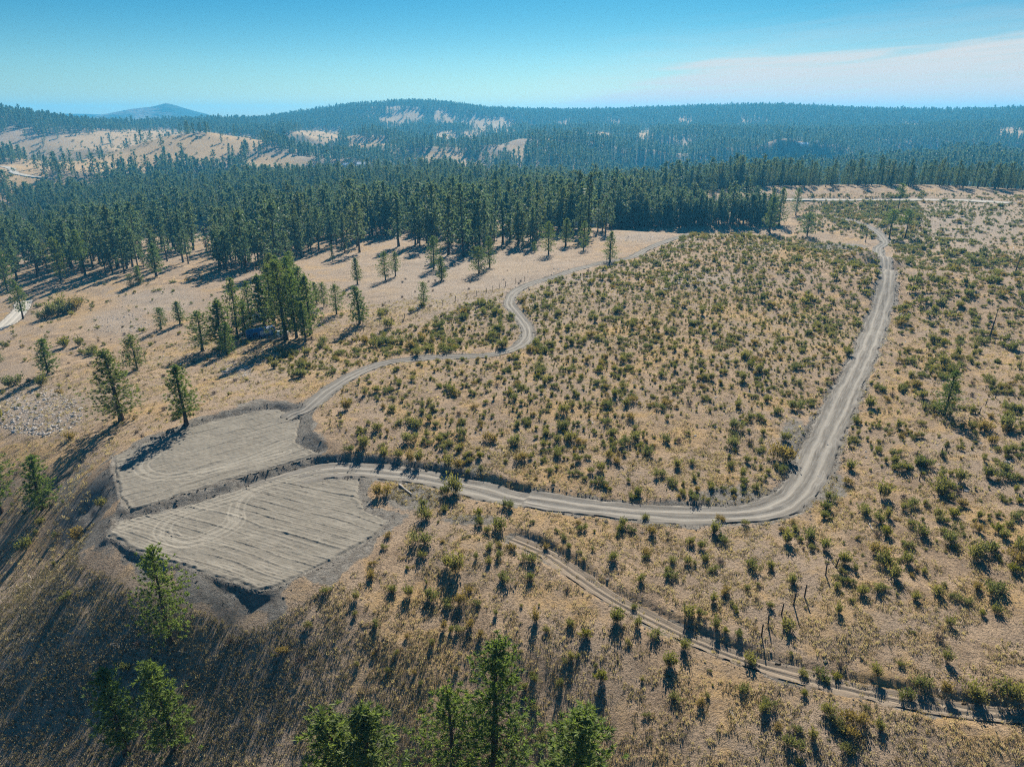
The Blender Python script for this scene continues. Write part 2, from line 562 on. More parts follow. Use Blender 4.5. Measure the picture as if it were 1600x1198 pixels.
class NT:
    """small helper for node building"""

    def __init__(s, nt):
        s.nt = nt

    def n(s, kind, **kw):
        x = s.nt.nodes.new(kind)
        for k, v in kw.items():
            setattr(x, k, v)
        return x

    def l(s, a, b):
        s.nt.links.new(a, b)

    def noise(s, vec, scale, detail=3, rough=.55, dist=0):
        t = s.n('ShaderNodeTexNoise')
        t.inputs['Scale'].default_value = scale
        t.inputs['Detail'].default_value = detail
        t.inputs['Roughness'].default_value = rough
        t.inputs['Distortion'].default_value = dist
        if vec is not None:
            s.l(vec, t.inputs['Vector'])
        return t.outputs['Fac']

    def rng(s, val, a, b, c=0., d=1.):
        t = s.n('ShaderNodeMapRange')
        t.interpolation_type = 'SMOOTHSTEP'
        for i, q in enumerate((a, b, c, d)):
            t.inputs[i + 1].default_value = q
        s.l(val, t.inputs[0])
        return t.outputs[0]

    def mix(s, f, a, b, blend='MIX'):
        t = s.n('ShaderNodeMix', data_type='RGBA', blend_type=blend)
        for i, q in ((0, f), (6, a), (7, b)):
            if isinstance(q, (int, float)):
                t.inputs[i].default_value = q
            elif isinstance(q, tuple):
                t.inputs[i].default_value = (*q, 1)
            else:
                s.l(q, t.inputs[i])
        return t.outputs[2]

    def math(s, op, a, b=0., clamp=False):
        t = s.n('ShaderNodeMath', operation=op, use_clamp=clamp)
        for i, q in enumerate((a, b)):
            if isinstance(q, (int, float)):
                t.inputs[i].default_value = q
            else:
                s.l(q, t.inputs[i])
        return t.outputs[0]

    def attr(s, name):
        t = s.n('ShaderNodeAttribute', attribute_name=name)
        return t

    def out(s, shader):
        o = s.n('ShaderNodeOutputMaterial')
        s.l(shader, o.inputs['Surface'])

    def diffuse(s, col, rough=1.0, bump=None, strength=.5, dist=.1, spec=.15):
        p = s.n('ShaderNodeBsdfPrincipled')
        p.inputs['Roughness'].default_value = rough
        p.inputs['Specular IOR Level'].default_value = spec
        if isinstance(col, tuple):
            p.inputs['Base Color'].default_value = (*col, 1)
        else:
            s.l(col, p.inputs['Base Color'])
        if bump is not None:
            b = s.n('ShaderNodeBump')
            b.inputs['Strength'].default_value = strength
            b.inputs['Distance'].default_value = dist
            s.l(bump, b.inputs['Height'])
            s.l(b.outputs[0], p.inputs['Normal'])
        return p.outputs[0]


def mat_ground():
    m, nt = new_mat('dry_grass_ground')
    k = NT(nt)
    geo = k.n('ShaderNodeNewGeometry').outputs['Position']
    dirt = k.attr('dirt').outputs['Fac']
    gold = k.attr('gold').outputs['Fac']
    pale = k.attr('pale').outputs['Fac']
    duff = k.attr('duff').outputs['Fac']
    big = k.noise(geo, .045, 4, .6)
    mid = k.noise(geo, .32, 4, .65, .4)
    fine = k.noise(geo, 2.6, 5, .75, .3)
    tiny = k.noise(geo, 7.5, 3, .7)
    straw = k.mix(k.rng(mid, .35, .66), (.255, .185, .128), (.47, .34, .222))
    straw = k.mix(k.rng(big, .40, .62), straw, (.35, .268, .198))
    gmask = k.math('MAXIMUM', gold, k.math('MULTIPLY', k.rng(k.noise(geo, .085, 5, .62, .8), .50, .64), .85))
    gmask = k.math('MULTIPLY', gmask, k.rng(mid, .25, .6))
    straw = k.mix(k.math('MULTIPLY', gmask, .8), straw, (.50, .325, .135))
    straw = k.mix(k.math('MULTIPLY', pale, k.rng(mid, .2, .6, .5, 1)), straw, (.36, .305, .255))
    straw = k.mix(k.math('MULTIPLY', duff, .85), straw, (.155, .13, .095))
    # soil showing between the tussocks
    straw = k.mix(k.math('MULTIPLY', k.rng(fine, .52, .62), .8), straw, (.105, .082, .062))
    straw = k.mix(k.math('MULTIPLY', k.rng(tiny, .54, .66), .6), straw, (.50, .40, .275))
    soil = k.mix(k.rng(k.noise(geo, .9, 5, .7), .3, .7), (.155, .138, .118), (.29, .268, .235))
    soil = k.mix(k.math('MULTIPLY', k.rng(tiny, .55, .72), .5), soil, (.09, .08, .07))
    edge = k.math('ADD', dirt, k.math('MULTIPLY', k.math('SUBTRACT', k.noise(geo, 1.3, 4, .7), .5), .9))
    col = k.mix(k.rng(edge, .35, .62), straw, soil)
    h = k.math('ADD', k.math('MULTIPLY', fine, 1.0), k.math('MULTIPLY', tiny, .45))
    k.out(k.diffuse(col, 1.0, h, 1.0, .5, 0.05))
    return m


def mat_soil(name, ca, cb, light):
    """graded dirt with streaks along the travelled direction (uv: across, along)"""
    m, nt = new_mat(name)
    k = NT(nt)
    geo = k.n('ShaderNodeNewGeometry').outputs['Position']
    uv = k.n('ShaderNodeUVMap', uv_map='UVMap').outputs[0]
    mp = k.n('ShaderNodeMapping')
    mp.inputs['Scale'].default_value = (1.0, .035, 1)
    k.l(uv, mp.inputs[0])
    st = k.noise(mp.outputs[0], 3.2, 4, .7, .25)
    st2 = k.noise(mp.outputs[0], 9.0, 3, .7)
    blot = k.noise(geo, .35, 4, .6)
    fine = k.noise(geo, 6.0, 4, .75)
    col = k.mix(k.rng(st, .36, .62), ca, cb)
    col = k.mix(k.math('MULTIPLY', k.rng(st2, .56, .68), .6), col, tuple(.5 * a for a in ca))
    col = k.mix(k.math('MULTIPLY', k.rng(blot, .3, .65), .75), col, tuple(.35 * a + .45 * b for a, b in zip(ca, cb)))
    col = k.mix(k.math('MULTIPLY', k.attr('track').outputs['Fac'], .75), col, light)
    col = k.mix(k.math('MULTIPLY', k.rng(fine, .58, .75), .55), col, tuple(.42 * a for a in ca))
    h = k.math('ADD', k.math('MULTIPLY', st, .5), k.math('ADD', k.math('MULTIPLY', st2, .3), k.math('MULTIPLY', fine, .6)))
    k.out(k.diffuse(col, 1.0, h, .7, .14, .05))
    return m


def leaf_shader(k, col, trans=.3, rough=.65):
    d = k.n('ShaderNodeBsdfPrincipled')
    d.inputs['Roughness'].default_value = rough
    d.inputs['Specular IOR Level'].default_value = .25
    t = k.n('ShaderNodeBsdfTranslucent')
    k.l(col, d.inputs['Base Color'])
    k.l(k.mix(1.0, col, (1.25, 1.3, .7), 'MULTIPLY'), t.inputs['Color'])
    mx = k.n('ShaderNodeMixShader')
    mx.inputs[0].default_value = trans
    k.l(d.outputs[0], mx.inputs[1])
    k.l(t.outputs[0], mx.inputs[2])
    return mx.outputs[0]


def mat_needles(name, a, b, trans=.3):
    m, nt = new_mat(name)
    k = NT(nt)
    r = k.n('ShaderNodeObjectInfo').outputs['Random']
    t = k.attr('shade').outputs['Fac']
    col = k.mix(r, a, b)
    col = k.mix(k.rng(k.math('FRACT', k.math('MULTIPLY', r, 9.7)), .55, 1.0, 0, .55), col, (.13, .125, .06))
    col = k.mix(k.math('MULTIPLY', t, .8), col, tuple(1.75 * q for q in b))
    k.out(leaf_shader(k, col, trans))
    return m


def mat_shrub(name, tip_a, tip_b):
    m, nt = new_mat(name)
    k = NT(nt)
    r = k.n('ShaderNodeObjectInfo').outputs['Random']
    t = k.attr('shade').outputs['Fac']
    tip = k.mix(r, tip_a, tip_b)
    oc = k.n('ShaderNodeSeparateColor')
    k.l(k.n('ShaderNodeObjectInfo').outputs['Color'], oc.inputs[0])
    c = oc.outputs[0]                        # 1: any tint by chance; near 0: green; near 0.5: tawny
    free = k.math('MULTIPLY', k.rng(k.math('FRACT', k.math('MULTIPLY', r, 7.13)), .76, .95), k.math('GREATER_THAN', c, .9))
    tawny = k.math('MULTIPLY', k.math('MULTIPLY', k.math('GREATER_THAN', c, .2), k.math('LESS_THAN', c, .9)), .9)
    tip = k.mix(k.math('ADD', free, tawny, True), tip, (.24, .17, .075))
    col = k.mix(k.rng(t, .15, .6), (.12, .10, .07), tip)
    k.out(leaf_shader(k, col, .42, .8))
    return m


def mat_straw(name, a, b):
    m, nt = new_mat(name)
    k = NT(nt)
    r = k.n('ShaderNodeObjectInfo').outputs['Random']
    col = k.mix(r, a, b)
    k.out(leaf_shader(k, col, .3, .9))
    return m


def mat_plain(name, col, rough=.8, var=.25, scale=4., spec=.3):
    m, nt = new_mat(name)
    k = NT(nt)
    tc = k.n('ShaderNodeTexCoord').outputs['Object']
    n = k.noise(tc, scale, 4, .65)
    c = k.mix(k.rng(n, .3, .7), tuple(q * (1 - var) for q in col), tuple(min(1, q * (1 + var)) for q in col))
    k.out(k.diffuse(c, rough, n, .25, .02, spec))
    return m


M_GROUND = mat_ground()
M_ROAD = mat_soil('graded_dirt', (.115, .104, .09), (.27, .25, .22), (.34, .315, .275))
M_PAD = mat_soil('bladed_dirt', (.165, .15, .125), (.26, .238, .20), (.37, .34, .285))
M_GRAVEL = mat_soil('pale_gravel', (.30, .28, .25), (.45, .42, .37), (.5, .46, .4))
M_TRACK = mat_soil('worn_track', (.17, .135, .102), (.285, .232, .178), (.29, .24, .185))
M_NEEDLE = mat_needles('pine_needles', (.075, .125, .036), (.135, .175, .05), .48)
M_NEEDLE_MID = mat_needles('pine_needles_mid', (.055, .09, .068), (.105, .14, .085), .42)
M_NEEDLE_FAR = mat_needles('pine_needles_far', (.045, .075, .055), (.09, .125, .075), .4)
M_BARK = mat_plain('pine_bark', (.075, .052, .04), .95, .4, 3, .1)
M_DEADWOOD = mat_plain('weathered_wood', (.10, .085, .075), .95, .35, 5, .1)
M_PALEWOOD = mat_plain('bleached_wood', (.42, .38, .33), .9, .25, 5, .1)
M_POST = mat_plain('dark_post_wood', (.06, .048, .04), .95, .35, 6, .1)
M_SHRUB = mat_shrub('bitterbrush_leaf', (.145, .152, .055), (.22, .20, .08))
M_SHRUB_DARK = mat_shrub('sage_leaf', (.115, .13, .058), (.19, .185, .09))
M_SHRUB_GOLD = mat_shrub('rabbitbrush_leaf', (.19, .175, .035), (.15, .155, .04))
M_STRAW = mat_straw('straw', (.44, .36, .25), (.60, .49, .34))
M_STRAW_DARK = mat_straw('brown_straw', (.16, .12, .085), (.30, .22, .13))
M_CLOD = mat_plain('dirt_clod', (.13, .113, .095), 1., .4, 3, .05)
M_STONE = mat_plain('pale_stone', (.36, .33, .30), .9, .25, 3, .2)
M_WIRE = mat_plain('wire', (.2, .19, .18), .6, .1, 2)


# ------------------------------------------------------------------ mesh helpers
def mesh_from(name, verts, faces, mat=None, attrs=None, smooth_faces=False, uv=None):
    """faces: array of quads or tris (one size)"""
    verts = np.asarray(verts, np.float32).reshape(-1, 3)
    faces = np.asarray(faces, np.int32)
    me = bpy.data.meshes.new(name)
    nf, k = faces.shape
    me.vertices.add(len(verts))
    me.vertices.foreach_set('co', verts.ravel())
    me.loops.add(nf * k)
    me.loops.foreach_set('vertex_index', faces.ravel())
    me.polygons.add(nf)
    me.polygons.foreach_set('loop_start', np.arange(0, nf * k, k, dtype=np.int32))
    me.polygons.foreach_set('use_smooth', np.full(nf, smooth_faces, bool))
    if attrs:
        for an, av in attrs.items():
            a = me.attributes.new(an, 'FLOAT', 'POINT')
            a.data.foreach_set('value', np.asarray(av, np.float32))
    if uv is not None:
        l = me.uv_layers.new(name='UVMap')
        l.data.foreach_set('uv', np.asarray(uv, np.float32)[faces.ravel()].ravel())
    if mat:
        me.materials.append(mat)
    me.update(calc_edges=True)
    me.validate()
    return me


def obj(name, me, parent=None, kind=None):
    o = bpy.data.objects.new(name, me)
    COL.objects.link(o)
    if parent:
        o.parent = parent
    if kind:
        o['kind'] = kind
    return o


def thing(name, label, cat, loc=(0, 0, 0), rz=0., group=None, scale=1.):
    o = bpy.data.objects.new(name, None)
    o.empty_display_size = .2
    COL.objects.link(o)
    o.location = loc
    o.rotation_euler = (0, 0, rz)
    o.scale = (scale,) * 3 if isinstance(scale, (int, float)) else scale
    tag(o, label, cat, group)
    return o


def tag(o, label, cat, group=None):
    o['label'] = label
    o['category'] = cat
    if group:
        o['group'] = group


class MB:
    def __init__(s):
        s.v, s.f, s.sh, s.n = [], [], [], 0

    def add(s, v, f, sh=0.):
        v = np.asarray(v, float).reshape(-1, 3)
        s.v.append(v)
        s.f.append(np.asarray(f, int) + s.n)
        s.sh.append(np.broadcast_to(np.asarray(sh, float), (len(v),)))
        s.n += len(v)

    def box(s, lo, hi):
        (a, b, c), (d, e, g) = lo, hi
        v = [(a, b, c), (d, b, c), (d, e, c), (a, e, c), (a, b, g), (d, b, g), (d, e, g), (a, e, g)]
        s.add(v, [(3, 2, 1, 0), (4, 5, 6, 7), (0, 1, 5, 4), (1, 2, 6, 5), (2, 3, 7, 6), (3, 0, 4, 7)])

    def tube(s, path, rad, sides=6, cap=True):
        path = np.asarray(path, float)
        n = len(path)
        rad = np.broadcast_to(rad, (n,))
        tan = np.gradient(path, axis=0)
        tan /= np.linalg.norm(tan, axis=1)[:, None] + 1e-9
        ref = np.where(np.abs(tan[:, 2:3]) > .9, np.array([[1., 0, 0]]), np.array([[0, 0, 1.]]))
        a = np.cross(tan, ref)
        a /= np.linalg.norm(a, axis=1)[:, None] + 1e-9
        b = np.cross(tan, a)
        ang = np.arange(sides) / sides * 2 * math.pi
        ring = path[:, None] + rad[:, None, None] * (np.cos(ang)[None, :, None] * a[:, None] + np.sin(ang)[None, :, None] * b[:, None])
        v = ring.reshape(-1, 3)
        f = []
        for i in range(n - 1):
            for j in range(sides):
                j2 = (j + 1) % sides
                f.append((i * sides + j, i * sides + j2, (i + 1) * sides + j2, (i + 1) * sides + j))
        s.add(v, f)
        if cap:
            for end, rev in ((0, True), (n - 1, False)):
                c = path[end]
                v = np.vstack([ring[end], c[None]])
                f = []
                for j in range(0, sides, 1):
                    q = (j, (j + 1) % sides, sides, sides)
                    f.append(q)
                s.add(v, [(q[0], q[1], q[2], q[2]) for q in f])

    def mesh(s, name, mat, smooth_faces=False, uv=False):
        v = np.vstack(s.v)
        f = np.vstack(s.f)
        sh = np.concatenate(s.sh)
        deg = f[:, 2] == f[:, 3]
        me = bpy.data.meshes.new(name)
        faces = [tuple(q) for q in f[~deg]] + [tuple(q[:3]) for q in f[deg]]
        me.from_pydata([tuple(p) for p in v], [], faces)
        a = me.attributes.new('shade', 'FLOAT', 'POINT')
        a.data.foreach_set('value', sh.astype(np.float32))
        me.polygons.foreach_set('use_smooth', np.full(len(me.polygons), smooth_faces, bool))
        me.materials.append(mat)
        me.update()
        return me


def blades(cent, dirs, length, width, r, sh0=0., sh1=1.):
    """one narrow diamond quad per entry"""
    n = len(cent)
    dirs = dirs / (np.linalg.norm(dirs, axis=1)[:, None] + 1e-9)
    rnd = r.normal(size=(n, 3))
    side = np.cross(dirs, rnd)
    side /= np.linalg.norm(side, axis=1)[:, None] + 1e-9
    L = np.asarray(length)[:, None]
    W = np.asarray(width)[:, None]
    mid = cent + dirs * L * .55
    v = np.stack([cent, mid + side * W * .5, cent + dirs * L, mid - side * W * .5], 1).reshape(-1, 3)
    f = np.arange(n * 4).reshape(-1, 4)
    s0 = np.broadcast_to(sh0, (n,))
    s1 = np.broadcast_to(sh1, (n,))
    sh = np.stack([s0, (s0 + s1) / 2, s1, (s0 + s1) / 2], 1).ravel()
    return v, f, sh


# ------------------------------------------------------------------ plant models
def pine_meshes(seed, h, R, cb, n_br, n_cl, n_bl, bl, bw, limb=True, style='cone', mat=None):
    r = np.random.default_rng(seed)
    tr = MB()
    nz = 9
    bend = r.normal(0, .012, 2) * h
    zz = np.linspace(0, .97, nz)
    path = np.stack([bend[0] * zz ** 2 + .008 * h * np.sin(zz * 5 + seed), bend[1] * zz ** 2, zz * h], 1)
    rad = (.017 * h) * (1 - zz) ** .8 + .02
    rad[0] *= 1.35
    tr.tube(path, rad, 7 if limb else 4, False)
    t = np.sort((np.arange(n_br) + r.random(n_br)) / n_br)
    lop = r.random(7) * .5 + .7
    cr = MB()
    C, Dv, S = [], [], []
    for i, ti in enumerate(t):
        az = i * 2.39996 + r.normal(0, .4)
        if style == 'cone':
            prof = (1 - ti) ** .75 * (.55 + .45 * min(1, ti / .18)) + .05
        elif style == 'round':
            prof = math.sqrt(max(0, 1 - (ti * 1.05 - .38) ** 2 / .45)) * .95 + .04
        else:
            prof = (.35 + .65 * math.sin(math.pi * min(1, ti * .9 + .12))) * (1 - ti ** 4 * .7)
        L = R * prof * (lop[int(az / .9) % 7]) * r.uniform(.72, 1.15)
        if r.random() < .06:
            L *= .45
        hz = (cb + (1 - cb) * ti) * h * .97
        k = hz / h
        base = np.array([np.interp(k, zz, path[:, 0]), np.interp(k, zz, path[:, 1]), hz])
        el = math.radians(-8 + 52 * ti ** 1.3 + r.normal(0, 8))
        d = np.array([math.cos(az) * math.cos(el), math.sin(az) * math.cos(el), math.sin(el)])
        tip = base + d * L + np.array([0, 0, .10 * L])
        if limb and L > .5:
            m = base + d * L * .55 - np.array([0, 0, .03 * L])
            tr.tube([base, m, tip], [.012 + .022 * L / 3, .012 + .012 * L / 3, .01], 3, False)
        nc = max(2, int(round(n_cl * (.45 + .55 * L / R))))
        s = np.linspace(.28, 1.0, nc) + r.normal(0, .05, nc)
        pos = base[None] + d[None] * L * s[:, None] + np.array([0, 0, .1 * L])[None] * s[:, None] ** 2
        pos += r.normal(0, .14 * R, (nc, 3)) * (.35 + s[:, None] * .65) * np.array([1, 1, .6])
        C.append(pos)
        Dv.append(np.repeat(d[None], nc, 0))
        S.append(np.clip(s, 0, 1))
    # leader
    C.append(np.array([[path[-1][0], path[-1][1], h * (.93 + .025 * q)] for q in range(3)]))
    Dv.append(np.tile([0, 0, 1.], (3, 1)))
    S.append(np.ones(3))
    C, Dv, S = np.vstack(C), np.vstack(Dv), np.concatenate(S)
    n = len(C)
    tone = np.clip(r.normal(.35, .3, n), 0, 1)
    Cc = np.repeat(C, n_bl, 0)
    DD = np.repeat(Dv, n_bl, 0) * .8 + r.normal(0, .75, (n * n_bl, 3)) + np.array([0, 0, .38])
    TT = np.clip(np.repeat(tone, n_bl) + r.normal(0, .18, n * n_bl), 0, 1)
    v, f, sh = blades(Cc - DD / np.linalg.norm(DD, axis=1)[:, None] * bl * .25, DD, bl * r.uniform(.7, 1.25, n * n_bl), bw * r.uniform(.7, 1.3, n * n_bl), r, TT * .6, TT)
    cr.add(v, f, sh)
    return tr.mesh('trunk', M_BARK), cr.mesh('crown', mat or M_NEEDLE)


PINE_NEAR = [
    (15, pine_meshes(1, 15, 2.9, .16, 120, 7, 17, .48, .08, style='cone')),
    (15, pine_meshes(2, 15, 3.3, .14, 110, 7, 17, .48, .08, style='full')),
    (13, pine_meshes(3, 13, 2.7, .10, 110, 7, 17, .48, .08, style='cone')),
    (12, pine_meshes(4, 12, 3.0, .14, 95, 7, 17, .48, .08, style='round')),
    (16, pine_meshes(5, 16, 2.6, .22, 115, 6, 17, .48, .08, style='full')),
    (18, pine_meshes(6, 18, 3.4, .12, 140, 7, 17, .48, .08, style='cone')),
]
PINE_MID = [
    (18, pine_meshes(11, 18, 2.9, .22, 62, 4, 6, 1.0, .34, False, 'cone', M_NEEDLE_MID)),
    (18, pine_meshes(12, 18, 3.1, .26, 56, 4, 6, 1.0, .36, False, 'full', M_NEEDLE_MID)),
    (18, pine_meshes(13, 18, 2.5, .20, 62, 4, 6, .95, .34, False, 'cone', M_NEEDLE_MID)),
    (18, pine_meshes(14, 18, 3.3, .30, 52, 4, 6, 1.05, .36, False, 'full', M_NEEDLE_MID)),
    (18, pine_meshes(15, 18, 2.7, .34, 50, 4, 6, 1.0, .36, False, 'round', M_NEEDLE_MID)),
    (18, pine_meshes(16, 18, 3.4, .14, 64, 4, 6, 1.0, .36, False, 'cone', M_NEEDLE_MID)),
]


def joined(pair, name):
    """trunk and crown of a model in one mesh, for forests nobody could count"""
    bm = bmesh.new()
    bm.from_mesh(pair[1])
    nf = len(bm.faces)
    bm.from_mesh(pair[0])
    bm.faces.ensure_lookup_table()
    for f in bm.faces[nf:]:
        f.material_index = 1
    me = bpy.data.meshes.new(name)
    bm.to_mesh(me)
    bm.free()
    me.materials.append(pair[1].materials[0])
    me.materials.append(M_BARK)
    return me


def far_pine(seed, style='cone'):
    return pine_meshes(seed, 18, 2.9, .12, 26, 2, 4, 2.0, .85, False, style, M_NEEDLE_FAR)


def shrub_mesh(seed, n=60, upright=.7, mat=None, w=1.0, h=1.0, leaf=.13, name='shrub'):
    """about 1 m wide and h tall: woody stems fanning up from one base with small leaves on their outer halves"""
    r = np.random.default_rng(seed)
    mb = MB()
    nb = int(r.integers(2, 5))
    cen = r.normal(0, .17 * w, (nb, 2))
    hh = r.uniform(.7, 1.1, nb) * h
    which = r.integers(0, nb, n)
    az = r.random(n) * 2 * math.pi
    lean = np.abs(r.normal(0, 1, n)) * (1.05 - upright) + .05
    d = np.stack([np.cos(az) * lean, np.sin(az) * lean, np.ones(n)], 1)
    L = hh[which] * r.uniform(.65, 1.05, n) / np.sqrt(1 + lean ** 2 * .3)
    d /= np.linalg.norm(d, axis=1)[:, None]
    base = np.column_stack([cen[which] + np.stack([np.cos(az), np.sin(az)], 1) * r.uniform(0, .1, n)[:, None] * w, np.full(n, -.06)])
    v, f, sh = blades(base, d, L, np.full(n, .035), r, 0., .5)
    mb.add(v, f, sh)
    k = 6
    s = np.tile(np.linspace(.42, .98, k), n) + r.normal(0, .05, n * k)
    P = np.repeat(base, k, 0) + np.repeat(d * L[:, None], k, 0) * s[:, None] + r.normal(0, .05, (n * k, 3))
    DD = np.repeat(d, k, 0) + r.normal(0, .5, (n * k, 3)) + np.array([0, 0, .35])
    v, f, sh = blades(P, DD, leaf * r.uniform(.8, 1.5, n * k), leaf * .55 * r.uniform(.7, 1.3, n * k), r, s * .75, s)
    mb.add(v, f, sh)
    return mb.mesh(name, mat or M_SHRUB)


SHRUBS = [shrub_mesh(31, 60, .72), shrub_mesh(32, 70, .6, M_SHRUB_DARK), shrub_mesh(33, 55, .8), shrub_mesh(34, 75, .55, M_SHRUB_DARK, 1.2, .85),
          shrub_mesh(35, 64, .68), shrub_mesh(36, 50, .78, None, .8, 1.1), shrub_mesh(37, 70, .5, M_SHRUB_DARK, 1.3, .8), shrub_mesh(38, 55, .65, M_SHRUB_GOLD, 1.0, .85)]
SHRUBS_LOW = [shrub_mesh(51 + i, 22, .62, [M_SHRUB, M_SHRUB_DARK, M_SHRUB_DARK, M_SHRUB, M_SHRUB_DARK, M_SHRUB][i], 1.1, .9, .24) for i in range(6)]


def tuft_mesh(seed, n, h, spread, mat, wid=.03):
    r = np.random.default_rng(seed)
    mb = MB()
    az = r.random(n) * 6.283
    lean = np.abs(r.normal(0, .6, n))
    d = np.stack([np.cos(az) * lean, np.sin(az) * lean, np.ones(n)], 1)
    base = np.column_stack([r.normal(0, spread, (n, 2)), np.full(n, -.03)])
    v, f, sh = blades(base, d, h * r.uniform(.5, 1.1, n), np.full(n, wid), r)
    mb.add(v, f, sh)
    return mb.mesh('tuft', mat)


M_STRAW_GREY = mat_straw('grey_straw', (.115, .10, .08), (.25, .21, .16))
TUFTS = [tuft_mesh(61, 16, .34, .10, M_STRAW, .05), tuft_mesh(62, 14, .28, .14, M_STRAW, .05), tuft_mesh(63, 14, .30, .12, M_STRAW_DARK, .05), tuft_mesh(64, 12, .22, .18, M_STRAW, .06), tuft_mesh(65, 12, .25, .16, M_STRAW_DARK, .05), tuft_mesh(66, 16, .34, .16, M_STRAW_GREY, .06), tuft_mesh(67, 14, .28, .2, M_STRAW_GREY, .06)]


def stone_mesh(seed, name, mat):
    r = np.random.default_rng(seed)
    bm = bmesh.new()
    bmesh.ops.create_icosphere(bm, subdivisions=1, radius=.5)
    for v in bm.verts:
        v.co *= r.uniform(.7, 1.15)
        v.co.z *= .62
    me = bpy.data.meshes.new(name)
    bm.to_mesh(me)
    bm.free()
    me.materials.append(mat)
    return me


CLODS = [stone_mesh(71 + i, 'clod', M_CLOD) for i in range(4)]
STONES = [stone_mesh(81 + i, 'stone', M_STONE) for i in range(4)]


# ------------------------------------------------------------------ scatter of uncountable things
def scatter(name, P, meshes, scl, rz, idx, tilt=None):
    col = bpy.data.collections.new(name + '_models')
    for i, m in enumerate(meshes):
        col.objects.link(bpy.data.objects.new('%s_model_%02d' % (name, i), m))
    n = len(P)
    me = bpy.data.meshes.new(name)
    me.vertices.add(n)
    me.vertices.foreach_set('co', np.asarray(P, np.float32).ravel())
    scl = np.asarray(scl, np.float32)
    if scl.ndim == 1:
        scl = np.repeat(scl[:, None], 3, 1)
    a = me.attributes.new('scl', 'FLOAT_VECTOR', 'POINT')
    a.data.foreach_set('vector', np.ascontiguousarray(scl).ravel())
    rot = np.zeros((n, 3), np.float32)
    rot[:, 2] = rz
    if tilt is not None:
        rot[:, :2] = tilt
    a = me.attributes.new('rot', 'FLOAT_VECTOR', 'POINT')
    a.data.foreach_set('vector', rot.ravel())
    a = me.attributes.new('pick', 'INT', 'POINT')
    a.data.foreach_set('value', np.asarray(idx, np.int32))
    o = obj(name, me, kind='stuff')
    ng = bpy.data.node_groups.new(name, 'GeometryNodeTree')
    ng.interface.new_socket('Geometry', in_out='INPUT', socket_type='NodeSocketGeometry')
    ng.interface.new_socket('Geometry', in_out='OUTPUT', socket_type='NodeSocketGeometry')
    N, L = ng.nodes.new, ng.links.new
    gi, go = N('NodeGroupInput'), N('NodeGroupOutput')
    ci = N('GeometryNodeCollectionInfo')
    ci.inputs['Collection'].default_value = col
    ci.inputs['Separate Children'].default_value = True
    ci.inputs['Reset Children'].default_value = True
    iop = N('GeometryNodeInstanceOnPoints')
    iop.inputs['Pick Instance'].default_value = True

    def named(nm, ty):
        q = N('GeometryNodeInputNamedAttribute')
        q.data_type = ty
        q.inputs[0].default_value = nm
        return q.outputs[0]
    L(gi.outputs[0], iop.inputs['Points'])
    L(ci.outputs[0], iop.inputs['Instance'])
    L(named('pick', 'INT'), iop.inputs['Instance Index'])
    e2r = N('FunctionNodeEulerToRotation')
    L(named('rot', 'FLOAT_VECTOR'), e2r.inputs[0])
    L(e2r.outputs[0], iop.inputs['Rotation'])
    L(named('scl', 'FLOAT_VECTOR'), iop.inputs['Scale'])
    L(iop.outputs[0], go.inputs[0])
    md = o.modifiers.new('scatter', 'NODES')
    md.node_group = ng
    return o


# ------------------------------------------------------------------ ground, hills, mountain
def ell(u, v, cu, cv, ru, rv, soft=.35):
    return 1 - smooth(1 - soft, 1 + soft, np.sqrt(((u - cu) / ru) ** 2 + ((v - cv) / rv) ** 2))


FOREST_FRONT = np.array([(-200, 480), (0, 452), (60, 440), (120, 428), (220, 425), (290, 408), (400, 436), (455, 400), (520, 392), (570, 384), (640, 378), (700, 392), (760, 392),
                         (800, 388), (860, 382), (915, 372), (960, 359), (1060, 356), (1240, 352), (1262, 320), (1275, 300), (2000, 300)], float)
BARE = [  # open ground among the far trees: centre, half sizes, in the photograph
    (110, 238, 100, 22), (210, 220, 125, 18), (290, 232, 85, 20), (170, 250, 90, 12), (330, 220, 60, 14), (20, 268, 60, 13), (55, 292, 85, 15), (140, 290, 35, 10), (40, 345, 60, 10), (250, 345, 40, 6), (330, 372, 50, 7), (440, 335, 22, 7),
    (500, 209, 52, 7), (582, 226, 34, 13), (425, 252, 48, 9), (680, 246, 55, 9), (700, 217, 20, 9), (765, 196, 44, 9), (640, 178, 20, 6), (560, 218, 18, 6), (1245, 232, 22, 7),
    (700, 190, 16, 8), (690, 176, 12, 5), (830, 200, 12, 5), (862, 216, 9, 5), (812, 240, 9, 11), (1165, 188, 10, 3), (480, 228, 18, 6), (615, 188, 24, 6), (740, 214, 14, 6), (395, 222, 20, 7), (1420, 196, 14, 4), (941, 208, 16, 4), (1010, 205, 15, 4), (880, 192, 8, 5), (1075, 187, 16, 3), (1580, 206, 26, 4), (960, 190, 14, 3), (905, 305, 7, 10),
]


